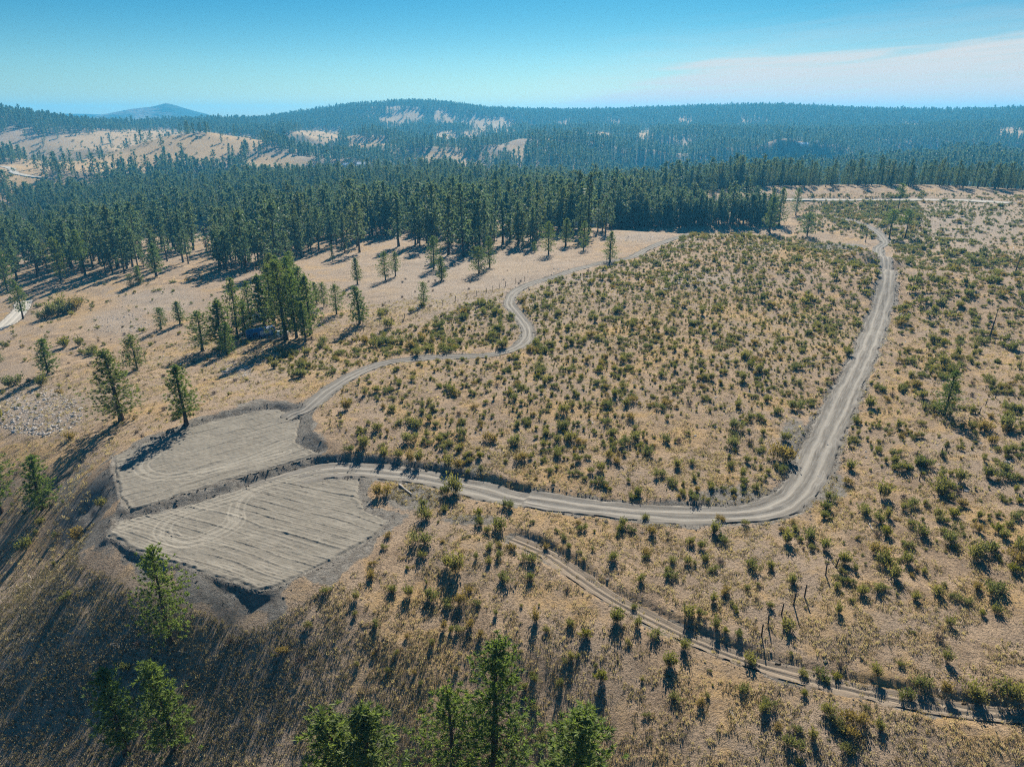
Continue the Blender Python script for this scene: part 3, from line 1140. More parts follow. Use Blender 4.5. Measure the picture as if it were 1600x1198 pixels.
def forest_cover(x, y, z):
    """0..1 chance that forest stands here"""
    u, v, dep = project(x, y, z)
    d = np.hypot(x, y)
    cov = np.zeros_like(x)
    front = np.interp(u, FOREST_FRONT[:, 0], FOREST_FRONT[:, 1]) + (fbm(x / 22, y / 22, 76, 3) - .56) * 66 * (u < 950)
    near = (d < 1000) & (v < front) & (d > 250)
    cov[near] = .95
    cov[near & (u > 1262) & (d < 585)] = 0
    cov[near & (u > 1255) & (d >= 585)] = .8
    cov[near & (u > 1050) & (u < 1262) & (d > 500) & (d < 585)] = 0
    cov[near & (u > 1213) & (u < 1258) & (v > 316)] = 0
    cl = fbm(x / 26, y / 26, 77, 3)
    cov = np.where(near & (u < 1000), cov * smooth(.40, .53, cl + .06), cov)
    thin = near & (u < 330) & (v > 372)
    cov[thin] *= .55
    cov[(d > 250) & (d < 700) & (v >= front) & (v < front + 26) & (u < 930)] = .05
    cov[d >= 1000] = 1.0
    hole = np.zeros_like(x)
    u0, v0 = u, v
    u = u + (fbm(x / 45, y / 45, 71, 3) - .5) * 40
    v = v + (fbm(x / 45, y / 45, 72, 3) - .5) * 14
    for cu, cv_, ru, rv in BARE:
        hole = np.maximum(hole, ell(u, v, cu, cv_ + 3.5, ru, rv + 4, .25))
    n = fbm(x / 85, y / 85, 70, 3) - .10 * smooth(1000, 500, u0) - .02
    cov *= 1 - hole * np.where(d > 1000, .975, .9)
    cov *= np.where(d > 1000, smooth(.26, .40, n + .10), 1)
    return cov, hole


def build_land():
    th_in = np.radians(np.linspace(-52, 52, 960))
    th_out = np.radians(np.concatenate([np.linspace(52, 180, 60)[1:], np.linspace(-180, -52, 60)[1:-1]]))
    th = np.sort(np.concatenate([th_in, th_out]))
    th = th[th < math.pi - 1e-6]
    rings = [np.geomspace(3, 44, 16, endpoint=False), np.geomspace(44, 420, 350, endpoint=False), np.geomspace(420, 950, 110)]
    far = np.concatenate([np.geomspace(950, 3300, 170, endpoint=False), np.geomspace(3300, 6500, 16)])
    for name, D, center in (('ground', np.concatenate(rings), True), ('hills', far, False)):
        T, R = np.meshgrid(th, D)
        X, Y = R * np.sin(T), R * np.cos(T)
        Z, e, k = height(X, Y, True)
        nT, nD = len(th), len(D)
        i = np.arange(nD - 1)[:, None] * nT
        j = np.arange(nT)
        j2 = (j + 1) % nT
        f = np.stack([i + j, i + j2, i + nT + j2, i + nT + j], -1).reshape(-1, 4)[:, ::-1]
        V = np.stack([X, Y, Z], -1).reshape(-1, 3)
        u, v, dep = project(X, Y, Z)
        # dirt: bare cut and fill beside roads and pads
        wob = (fbm(X / 4, Y / 4, 52, 3) - .5)
        rid = RID[k]
        reach = np.select([rid == 0, rid == 1, rid == 2], [1.9, .8, .5], 1.2)
        dirt = 1 - smooth(-.2, 1.0, (e + wob * 2.2) / reach)
        dirt = np.where(rid == 2, dirt * .7, dirt)
        for poly, zp in PADS:
            c = poly.mean(0)
            m = np.hypot(X - c[0], Y - c[1]) < 60
            sd = np.full(X.shape, 99.)
            sd[m] = poly_sdf(X[m], Y[m], poly)
            zb = np.full(X.shape, 0.)
            zb[m] = np.abs(Z[m] - h_base(X[m], Y[m]))
            dirt = np.maximum(dirt, np.where(m, 1 - smooth(.3, 3.6, sd + wob * 8 - np.clip(zb * 9, 0, 9)), 0))
            dirt = np.maximum(dirt, np.where(m & (sd < 14), smooth(.12, .4, zb), 0))
        dirt = np.maximum(dirt, .9 * ell(u, v, 140, 800, 62, 75, .5) * smooth(.36, .5, fbm(X / 3, Y / 3, 57, 3)))
        for q in ((700, 735, 70, 14), (1155, 775, 80, 18), (1290, 760, 40, 26), (645, 778, 50, 22), (740, 812, 52, 9), (1310, 385, 52, 5), (1240, 690, 24, 40), (470, 690, 40, 22)):
            dirt = np.maximum(dirt, .8 * ell(u, v, *q, .6))
        gold = np.zeros_like(X)
        for q in ((850, 800, 90, 28), (880, 845, 60, 16), (860, 930, 50, 22), (1050, 680, 60, 20), (880, 640, 45, 16), (1235, 395, 45, 16), (250, 690, 60, 10), (620, 540, 40, 10),
                  (1370, 515, 22, 14), (110, 480, 46, 26), (1310, 960, 60, 30), (1130, 1080, 70, 40), (600, 545, 60, 8), (500, 600, 30, 20), (1400, 600, 30, 20), (780, 420, 60, 12)):
            gold = np.maximum(gold, .8 * ell(u, v, *q, .7))
        pale = np.zeros_like(X)
        for q in ((60, 640, 70, 40), (185, 505, 50, 20), (370, 580, 24, 12), (1500, 350, 120, 40), (740, 440, 200, 60), (1095, 440, 60, 12), (1190, 385, 30, 8), (1000, 372, 60, 8), (250, 470, 60, 20)):
            pale = np.maximum(pale, .75 * ell(u, v, *q, .6))
        cov, hole = forest_cover(X, Y, Z)
        pale = np.maximum(pale, .5 * ell(u, v, 130, 1060, 430, 190, .5))      # thin grey scrub turf on the ravine side
        gold = np.maximum(gold, hole * 1.0 * (np.hypot(X, Y) > 900))
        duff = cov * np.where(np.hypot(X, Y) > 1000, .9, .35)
        attrs = dict(dirt=dirt.ravel(), gold=gold.ravel(), pale=pale.ravel(), duff=duff.ravel())
        if center:
            V = np.vstack([V, [[0, 0, height(np.array([0.]), np.array([0.]))[0]]]])
            c = len(V) - 1
            fan = np.stack([np.full(nT, c), j2, j, j], -1)[:, :4]
            attrs = {a: np.append(b, 0) for a, b in attrs.items()}
            q = mesh_from(name, V, f, M_GROUND, attrs, True)
        else:
            q = mesh_from(name, V, f, M_GROUND, attrs, True)
        obj(name, q, kind='structure')


build_land()


def far_mountain(name, prof, dist, thick, mat, base=-20):
    """a long mountain far away: its skyline by column and row of the photograph, with its own depth"""
    us = np.linspace(prof[0][0], prof[-1][0], 90)
    vs_ = np.interp(us, [p[0] for p in prof], [p[1] for p in prof])
    rx, ry, rz = ray(us, vs_)
    t = dist / np.hypot(rx, ry)
    top = CAM_Z + rz * t
    ax, ay = rx / np.hypot(rx, ry), ry / np.hypot(rx, ry)
    nd = 26
    V = []
    for q in range(nd):
        s = q / (nd - 1) * 2 - 1
        dd = dist + s * thick
        fall = (1 - abs(s)) ** .9
        n = (fbm(ax * 14 + s, np.full_like(ax, s * 2.2), 91, 4) - .5)
        zz = base + (top - base) * fall + n * (top - base) * .5 * abs(s) * (1 - abs(s)) * 2
        V.append(np.stack([ax * dd, ay * dd, zz], 1))
    V = np.vstack(V)
    n = len(us)
    f = [(i * n + j, i * n + j + 1, (i + 1) * n + j + 1, (i + 1) * n + j) for i in range(nd - 1) for j in range(n - 1)]
    obj(name, mesh_from(name, V, np.array(f), mat, None, True), kind='structure')


def mat_mountain():
    m, nt = new_mat('mountain_forest')
    k = NT(nt)
    geo = k.n('ShaderNodeNewGeometry').outputs['Position']
    n = k.noise(geo, .004, 5, .65)
    c = k.mix(k.rng(n, .42, .6), (.05, .065, .04), (.20, .165, .115))
    k.out(k.diffuse(c, 1., k.noise(geo, .03, 4), 1., 20, 0))
    return m


M_MOUNT = mat_mountain()
far_mountain('mountain', [(70, 200), (110, 190), (150, 180), (175, 175), (205, 169), (235, 166), (248, 163), (258, 160), (266, 161), (285, 167), (305, 173), (325, 178), (345, 188), (370, 198)], 5000, 700, M_MOUNT)
far_mountain('distant_hills', [(-250, 186), (-60, 180), (40, 179), (95, 177), (130, 177), (180, 179), (400, 186)], 6000, 250, M_MOUNT)


# ------------------------------------------------------------------ roads as worn ribbons on their graded beds
def ribbon(name, P, z, w, mat, lift, ruts=True, sides=17, track=None):
    tan = np.gradient(P, axis=0)
    tan /= np.linalg.norm(tan, axis=1)[:, None] + 1e-9
    nrm = np.stack([tan[:, 1], -tan[:, 0]], 1)
    n = len(P)
    s = np.linspace(-1.12, 1.12, sides)
    along = np.concatenate([[0], np.cumsum(np.linalg.norm(np.diff(P, axis=0), axis=1))])
    W = w[:, None] * s[None]
    W = W + (np.abs(s)[None] > 1.05) * np.sign(s)[None] * (fbm(along[:, None] / 1.1 + s[None] * 5, along[:, None] * 0 + s[None] * 9, 95, 3) - .5) * 2.2
    X = P[:, 0:1] + nrm[:, 0:1] * W
    Y = P[:, 1:2] + nrm[:, 1:2] * W
    prof = np.zeros((n, sides))
    tr = np.zeros((n, sides))
    if ruts:
        for c in (-.42, .38):
            wob = (fbm(along / 9, along * 0 + c * 7, 96, 2) - .5)[:, None] * .22
            g = np.exp(-((s[None] - c - wob) / .13) ** 2)
            prof -= .13 * g
            tr = np.maximum(tr, g)
        prof += .05 * np.exp(-(s[None] / .16) ** 2)
    prof += (np.abs(s)[None] > .85) * (np.abs(s)[None] < 1.05) * .10
    prof += (fbm(X / .8, Y / .8, 97, 3) - .5) * .12
    prof *= .4 + .6 * (np.abs(s)[None] < 1.05)
    Z = z[:, None] + lift + (.28 * smooth(240, 330, np.hypot(X, Y)) if sides == 17 and lift < .05 else 0) + prof - (np.abs(s)[None] > 1.05) * .12
    i = np.arange(n - 1)[:, None] * sides
    j = np.arange(sides - 1)
    f = np.stack([i + j, i + j + 1, i + sides + j + 1, i + sides + j], -1).reshape(-1, 4)[:, ::-1]
    uv = np.stack([np.broadcast_to(s[None] * 1.6, X.shape), np.broadcast_to(along[:, None], X.shape)], -1).reshape(-1, 2)
    me = mesh_from(name, np.stack([X, Y, Z], -1).reshape(-1, 3), f, mat, dict(track=tr.ravel()), True, uv)
    return obj(name, me, kind='structure')


for nm, mat, lift, label in (('haul', M_ROAD, .03, 'dirt_road'), ('upper', M_ROAD, .03, 'dirt_road'), ('track', M_TRACK, .0, 'grassy_track'),
                             ('ridge', M_GRAVEL, .15, 'gravel_road'), ('valley', M_GRAVEL, .1, 'gravel_road'), ('bend', M_GRAVEL, .5, 'gravel_road')):
    g, w0, P, z, w = ROADS[nm]
    ribbon(label, P, z, w, mat, lift)


# ------------------------------------------------------------------ the two bladed pads
def dist_polyline(x, y, Q):
    best = np.full(x.shape, 1e9)
    for a, b in zip(Q[:-1], Q[1:]):
        e = b - a
        t = np.clip(((x - a[0]) * e[0] + (y - a[1]) * e[1]) / (e @ e + 1e-9), 0, 1)
        best = np.minimum(best, (x - a[0] - t * e[0]) ** 2 + (y - a[1] - t * e[1]) ** 2)
    return np.sqrt(best)


ZS = lambda pts: [(100 + a / 2.852, 600 + b / 2.852) for a, b in pts]
PAD_TRACKS = [
    [ZS([(620, 395), (820, 330), (985, 262)]), ZS([(985, 300), (760, 360), (560, 400), (440, 412), (365, 395), (345, 355), (400, 318)])],
    [ZS([(1190, 372), (1000, 425), (850, 470), (790, 515), (768, 570), (772, 610), (720, 655), (620, 690), (520, 700), (455, 680), (440, 645), (480, 600), (600, 555), (760, 510), (900, 450)]),
     ZS([(760, 585), (740, 620), (660, 665), (560, 705), (500, 695), (468, 660)]), ZS([(1200, 360), (1000, 400), (700, 500), (400, 590), (250, 640)])],
]
PAD_DIR = [ZS([(320, 440), (1000, 250)]), ZS([(850, 480), (1190, 570)])]


def build_pad(ip):
    poly, zp = PADS[ip]
    q = plane_cast(PAD_DIR[ip], zp)
    ex = (q[1] - q[0]) / np.linalg.norm(q[1] - q[0])
    ey = np.array([-ex[1], ex[0]])
    loc = poly @ np.stack([ex, ey], 1)
    lo, hi = loc.min(0) - 1, loc.max(0) + 1
    st = .14
    A, B = np.meshgrid(np.arange(lo[0], hi[0], st), np.arange(lo[1], hi[1], st))
    X, Y = A * ex[0] + B * ey[0], A * ex[1] + B * ey[1]
    sd = poly_sdf(X, Y, poly) + (fbm(X / 2.3, Y / 2.3, 33, 3) - .5) * .65 + (fbm(X / 1.1, Y / 1.1, 34, 3) - .5) * .8
    # windrows left by the blade, each pass a little crooked and broken off
    bw = B + (fbm(A / 16, B / 16, 101, 2) - .5) * 2.6 + (fbm(A * 0 + 3., B / 5, 107, 2) - .5) * 3.4
    pas = 2.15
    ph = (bw / pas) % 1
    cell = np.floor(bw / pas)
    strength = smooth(.28, .50, fbm(A / 7 + cell * 3.7, cell * 1.3, 102 + ip, 3))
    ridge = np.exp(-((ph - .5) / (.03 + .02 * fbm(A / 5, cell, 106, 2))) ** 2) * (.02 + .11 * strength)
    ph2 = (bw / .62 + .3) % 1
    ridge += np.exp(-((ph2 - .5) / .16) ** 2) * .05 * smooth(.4, .6, fbm(A / 9, B / 2.5, 111, 3))
    lump = (fbm(X / .55, Y / .55, 103, 3) - .5) * .13
    wave = (fbm(X / 6, Y / 6, 104, 3) - .5) * .2
    tr = np.zeros_like(X)
    for pl in PAD_TRACKS[ip]:
        c = spline(plane_cast(pl, zp), .8)
        d = dist_polyline(X, Y, c)
        for off in (.0, .95):
            tr = np.maximum(tr, .55 * np.exp(-((d - off - .15) / .13) ** 2))
    Z = zp + .02 + ridge * (1 - tr) + lump * (1 - tr * .7) + wave - tr * .07
    berm = np.exp(-((sd + .5) / .35) ** 2) * (.14 * fbm(X / 3, Y / 3, 105, 2))
    Z = Z + berm
    HZ = height(X, Y)
    t = smooth(-.7, .0, sd)
    Z = Z * (1 - t) + (HZ - .04) * t
    ny, nx = X.shape
    i = np.arange(ny - 1)[:, None] * nx
    j = np.arange(nx - 1)
    f = np.stack([i + j, i + j + 1, i + nx + j + 1, i + nx + j], -1).reshape(-1, 4)
    keep = (sd.ravel()[f] < .25).all(1)
    f = f[keep]
    used = np.unique(f)
    re = np.zeros(X.size, np.int64)
    re[used] = np.arange(len(used))
    V = np.stack([X, Y, Z], -1).reshape(-1, 3)[used]
    uv = np.stack([B, A], -1).reshape(-1, 2)[used]
    me = mesh_from('dirt_pad', V, re[f], M_PAD, dict(track=tr.ravel()[used]), True, uv)
    obj('dirt_pad', me, kind='structure')


build_pad(0)
build_pad(1)


def gauge(u, v_base, v_top=None, w=None, pts=None):
    pass


# ------------------------------------------------------------------ pines placed one by one
def tree_height(p, v_top):
    d = math.hypot(p[0], p[1])
    u, v, _ = project(p[0], p[1], p[2])
    lo, hi = .5, 45.
    for _ in range(30):
        m = (lo + hi) / 2
        if project(p[0], p[1], p[2] + m)[1] > v_top:
            lo = m
        else:
            hi = m
    return lo


def place_pine(p, h, model, wide, label, group, rz=None):
    hh, (tm, cm) = model
    s = h / hh
    t = thing('pine_tree', label, 'pine tree', (p[0], p[1], p[2] - .15), random.uniform(0, 6.28) if rz is None else rz, group, (s * wide, s * wide, s))
    for nm, m in (('trunk', tm), ('crown', cm)):
        obj(nm, m, t)
    return t


# (base column, base row, top row, crown width over height, model, label)
HAND_PINES = [
    (267, 1006, 853, .50, 1, 'lone bushy pine leaning in front of the lower dirt pad'),
    (195, 1176, 1043, .42, 0, 'yellow green pine, left one of a pair low on the shaded slope'),
    (272, 1170, 1033, .44, 2, 'green pine, right one of a pair low on the shaded slope'),
    (67, 796, 708, .52, 2, 'small pine with bare lower trunk left of the two dirt pads'),
    (1, 802, 690, .50, 4, 'pine cut by the left picture edge, level with the dirt pads'),
    (190, 657, 543, .62, 5, 'large dark bushy pine above the upper dirt pad, casting the longest shadow'),
    (290, 663, 569, .52, 0, 'slim pine standing on the back edge of the upper dirt pad'),
    (214, 577, 524, .70, 3, 'round dark pine right behind the large bushy pine'),
    (76, 582, 527, .62, 2, 'small dark cone shaped pine alone on the bare left slope'),
    (-2, 566, 546, .9, 3, 'pine whose edge just shows at the left picture edge on the bare slope'),
    (253, 514, 480, .65, 3, 'left small pine of two above the grey bare mound'),
    (281, 506, 470, .62, 0, 'right small pine of two above the grey bare mound'),
    (317, 548, 485, .85, 1, 'wide dark pine at the left end of the trailer grove'),
    (347, 545, 467, .60, 0, 'slim pine left of the blue trailer, second in the grove'),
    (355, 553, 502, .56, 2, 'short pine in the grove nearest the camera, left of the blue trailer'),
    (372, 530, 432, .34, 4, 'thin tall pine with bare trunk just left of the blue trailer'),
    (393, 512, 438, .36, 4, 'thin pine behind the front end of the blue trailer'),
    (384, 520, 468, .50, 2, 'short dark pine against the blue trailer'),
    (428, 505, 410, .50, 5, 'tall full pine directly behind the blue trailer'),
    (447, 532, 403, .46, 5, 'tallest dark pine of the grove, just right of the white cargo trailer'),
    (463, 528, 420, .46, 1, 'tall pine in the middle of the right half of the trailer grove'),
    (477, 534, 470, .42, 0, 'short pine at the right end of the trailer grove'),
    (470, 500, 415, .46, 5, 'tall pine at the back of the trailer grove'),
    (440, 480, 398, .46, 0, 'pine behind the grove where it joins the forest'),
    (413, 517, 428, .48, 0, 'pine right behind the front half of the blue trailer'),
    (457, 508, 400, .46, 1, 'tall bushy pine in the dark heart of the trailer grove'),
    (486, 522, 428, .42, 0, 'slender pine on the meadow side of the trailer grove'),
    (426, 474, 394, .46, 5, 'tall pine bridging the gap from the grove to the forest, left'),
    (458, 470, 392, .46, 1, 'tall pine bridging the gap from the grove to the forest, right'),
    (495, 474, 440, .50, 2, 'leftmost of four small pines in a row on the straw meadow'),
    (506, 479, 442, .55, 3, 'second of four small pines in a row on the straw meadow'),
    (526, 491, 443, .58, 1, 'third of four small pines in a row on the straw meadow'),
    (562, 506, 447, .56, 2, 'largest and rightmost of four small pines in a row on the meadow'),
    (558, 444, 402, .46, 0, 'single slender pine on the meadow beyond the row of four'),
    (602, 438, 392, .58, 1, 'left pine of a touching pair in the middle of the meadow'),
    (618, 432, 392, .48, 4, 'right pine of a touching pair in the middle of the meadow'),
    (662, 475, 440, .55, 3, 'smallest lone pine with a round shrub beside it on the meadow'),
    (690, 438, 400, .55, 2, 'small dark pine beside a larger dark one on the upper meadow'),
    (678, 420, 368, .60, 1, 'broad dark pine at the upper meadow beside a smaller one'),
    (748, 427, 385, .78, 3, 'wide rounded dark pine, left of a pair on the upper meadow'),
    (765, 418, 368, .46, 5, 'taller pine standing behind the wide rounded one on the upper meadow'),
    (835, 394, 377, .60, 3, 'tiny pine between larger ones at the upper meadow edge'),
    (857, 398, 345, .56, 1, 'broad pine at the upper meadow edge right of the tiny one'),
    (884, 384, 340, .56, 0, 'pine at the forest edge left of the meadow corner pine'),
    (912, 390, 345, .50, 1, 'pine with round shadow beneath at the right end of the meadow trees'),
    (953, 409, 360, .52, 5, 'lone dark pine beside the upper dirt road at the meadow corner'),
    (96, 438, 370, .50, 1, 'pine at the left forest edge with a clear trunk, leftmost of two'),
    (134, 432, 358, .42, 4, 'slender pine at the left forest edge with a long shadow'),
    (245, 432, 380, .55, 0, 'full pine just beyond two tiny ones on the left meadow'),
    (205, 448, 428, .70, 3, 'tiny round pine, left of two on the left meadow'),
    (218, 444, 414, .55, 2, 'small pine, right of two on the left meadow'),
    (37, 498, 436, .40, 4, 'pine above the pale gravel road at the left picture edge'),
    (12, 455, 385, .42, 1, 'ragged pine at the left picture edge at the forest front'),
    (1475, 648, 577, .50, 5, 'lone dark pine right of the long dirt road among the shrubs'),
    (1261, 369, 332, .75, 3, 'broad pine beside the bare clearing beyond the shrub hill'),
    (1217, 352, 292, .46, 5, 'pine left of the bare clearing beyond the shrub hill'),
    (1243, 336, 293, .50, 1, 'dark pine right of the bare clearing, below the ridge road'),
    (1202, 362, 305, .46, 0, 'pine left of the clearing, half hidden by the hill crest'),
    (1389, 374, 328, .50, 6, 'flat topped pine on a bare trunk, left of two by the far bend'),
    (1414, 372, 328, .50, 6, 'flat topped pine on a bare trunk, right of two by the far bend'),
    (1403, 330, 287, .36, 6, 'thin half bare pine below the gravel ridge road'),
    (1113, 305, 283, .60, 1, 'small dark pine at the left end of the gravel ridge road'),
    (1172, 297, 274, .62, 1, 'dark pine standing on the skyline of the gravel ridge'),
]
PINE_NEAR.append((15, pine_meshes(9, 15, 2.6, .55, 55, 7, 9, .6, .16, style='round')))
# pines whose feet lie below the picture: (x from column, metres away, height, width, model, label)
LOW_PINES = [
    (523, 48.5, 1118, .50, 2, 'bright green pine at the bottom edge, left of its close twin'),
    (562, 48.0, 1096, .48, 0, 'bright green pine at the bottom edge, right of its close twin'),
    (700, 49.0, 1076, .56, 1, 'bushy pine at the bottom edge beside the tallest one there'),
    (768, 49.0, 998, .44, 5, 'tallest pine at the bottom edge, spire above the bushy one'),
    (905, 46.5, 1096, .58, 2, 'single broad pine at the bottom edge, rightmost of the bottom pines'),
]


def model_width(md):
    """crown width over height of a model"""
    hh, (tm, cm) = md
    co = np.empty(len(cm.vertices) * 3, np.float32)
    cm.vertices.foreach_get('co', co)
    co = co.reshape(-1, 3)
    return 2 * np.percentile(np.hypot(co[:, 0], co[:, 1]), 96) / hh


WID = [model_width(m) for m in PINE_NEAR]
n_pines = 0
tree_xy = []
base = on_land([(a[0], a[1]) for a in HAND_PINES])
for a, p in zip(HAND_PINES, base):
    h = tree_height(p, a[2])
    place_pine(p, h, PINE_NEAR[a[4]], a[3] / WID[a[4]], a[5], 'pines that stand apart from the forest')
    tree_xy.append((p[0], p[1]))
    n_pines += 1
for u, d, vt, wf, mi, lab in LOW_PINES:
    # horizontal direction of the column at the tree's top row
    rx, ry, rz = ray(u, vt)
    s = d / math.hypot(rx, ry)
    x, y = rx * s, ry * s
    z = float(height(np.array([x]), np.array([y]))[0])
    h = CAM_Z + rz * s - z
    place_pine((x, y, z), h, PINE_NEAR[mi], wf / WID[mi], lab, 'pines that stand apart from the forest')
    tree_xy.append((x, y))
    n_pines += 1
    print('LOW', u, round(h, 1), round(z, 1))

# ------------------------------------------------------------------ the forest
def jitter_grid(d0, d1, a0, a1, cell, seed):
    r = np.random.default_rng(seed)
    xs = np.arange(-d1, d1, cell)
    ys = np.arange(0, d1, cell)
    X, Y = np.meshgrid(xs, ys)
    X = X + r.uniform(-.48, .48, X.shape) * cell
    Y = Y + r.uniform(-.48, .48, Y.shape) * cell
    X, Y = X.ravel(), Y.ravel()
    d = np.hypot(X, Y)
    a = np.degrees(np.arctan2(X, Y))
    m = (d > d0) & (d < d1) & (a > a0) & (a < a1)
    return X[m], Y[m], r


X, Y, r = jitter_grid(300, 1000, -44, 44, 6.5, 201)
X2, Y2, _r = jitter_grid(366, 470, 6, 22, 4.6, 205)
u2 = project(X2, Y2, h_base(X2, Y2))[0]
k2 = (u2 > 955) & (u2 < 1212)
X, Y = np.concatenate([X, X2[k2]]), np.concatenate([Y, Y2[k2]])
Z = height(X, Y)
cov, hole = forest_cover(X, Y, Z)
e, _ = road_near(X, Y)
m = (r.random(len(X)) < cov * .92) & (e > 3)
hx = np.array(tree_xy)
X, Y, Z = X[m], Y[m], Z[m]
far_from_hand = np.array([np.min((hx[:, 0] - a) ** 2 + (hx[:, 1] - b) ** 2) > 25 for a, b in zip(X, Y)])
X, Y, Z = X[far_from_hand], Y[far_from_hand], Z[far_from_hand]
U, V, dep = project(X, Y, Z)
Hh = np.clip(r.normal(18.5, 5.2, len(X)), 6, 31) * np.where(U > 1250, .72, 1) * np.where((U > 1000) & (U < 1262) & (dep < 560), .82, 1)
# the largest in the picture become single trees
N_IND = 300 - n_pines
inview = (U > -10) & (U < 1610)
bins = {}
score = Hh / dep + np.where(inview, 0, -1)
# only trees that are not hidden: keep the front rows, column by column
order = np.argsort(-score)
pick = order[:N_IND]
is_ind = np.zeros(len(X), bool)
is_ind[pick] = True
ZONES = [(-50, 90, 'in the open stand at the left picture edge'), (90, 180, 'in the open stand left of the long tree shadow'), (180, 300, 'at the forest edge past the left meadow'),
         (300, 400, 'at the forest edge beyond the trailer grove'), (400, 500, 'in the thick forest right behind the tall grove'), (500, 580, 'at the forest edge beyond the row of four pines'),
         (580, 660, 'at the forest edge beyond the touching pair'), (660, 760, 'at the forest edge behind the dark meadow pines'), (760, 850, 'at the forest edge left of the tiny pine'),
         (850, 930, 'at the forest edge beyond the meadow corner'), (930, 1000, 'in the trees directly behind the lone corner pine'), (1000, 1080, 'behind the top of the upper dirt road'),
         (1080, 1160, 'behind the shrub hill left of the clearing'), (1160, 1265, 'behind the shrub hill beside the clearing'), (1265, 1700, 'beyond the gravel ridge road')]
HW = ['stunted', 'short', 'middling', 'tall', 'towering']
idxs = np.nonzero(is_ind)[0]
for i in idxs:
    mi = int(r.integers(0, 6))
    wf = r.uniform(.9, 1.5)
    zt = next((t for a, b, t in ZONES if a <= U[i] < b), 'in the forest')
    shape = ['cone-shaped', 'full-crowned', 'narrow', 'broad', 'rounded', 'low-branched'][mi]
    hw = HW[int(np.clip((Hh[i] - 10) / 3.6, 0, 4))]
    front = 'front row' if V[i] > np.interp(U[i], FOREST_FRONT[:, 0], FOREST_FRONT[:, 1]) - 14 else 'second row'
    lab = '%s %s pine %s' % (hw, ('slim ' if wf < 1.05 else 'wide ' if wf > 1.35 else '') + shape, zt) if shape != 'narrow' else '%s narrow pine %s' % (hw, zt)
    lab = lab + (', front row' if front == 'front row' else ', second row')
    hh, (tm, cm) = PINE_MID[mi]
    s = Hh[i] / hh
    t = thing('pine_tree', lab, 'pine tree', (X[i], Y[i], Z[i] - .2), r.random() * 6.28, 'forest pines ' + zt, (s * wf, s * wf, s))
    obj('trunk', tm, t)
    obj('crown', cm, t)
rest = ~is_ind
scatter('pine_forest', np.stack([X, Y, Z - .2], 1)[rest], [joined(q[1], 'pine') for q in PINE_MID], np.stack([Hh / 18 * r.uniform(.9, 1.5, len(X))] * 2 + [Hh / 18], 1)[rest],
        r.random(rest.sum()) * 6.28, r.integers(0, 6, rest.sum()))
print('FOREST', rest.sum(), n_pines)

X, Y, r = jitter_grid(1000, 3250, -40, 40, 10.8, 202)
Z = height(X, Y)
cov, hole = forest_cover(X, Y, Z)
m = r.random(len(X)) < cov * .97 + .004
X, Y, Z = X[m], Y[m], Z[m]
Hh = np.clip(r.normal(18, 3.5, len(X)), 7, 30)
far_models = [joined(far_pine(301 + i, ['cone', 'cone', 'full', 'cone', 'round'][i]), 'pine') for i in range(5)]
wide = r.uniform(1.0, 1.55, len(X))
scatter('hillside_forest', np.stack([X, Y, Z - .3], 1), far_models, np.stack([Hh / 18 * wide, Hh / 18 * wide, Hh / 18], 1), r.random(len(X)) * 6.28, r.integers(0, 5, len(X)))
print('HILL FOREST', len(X))

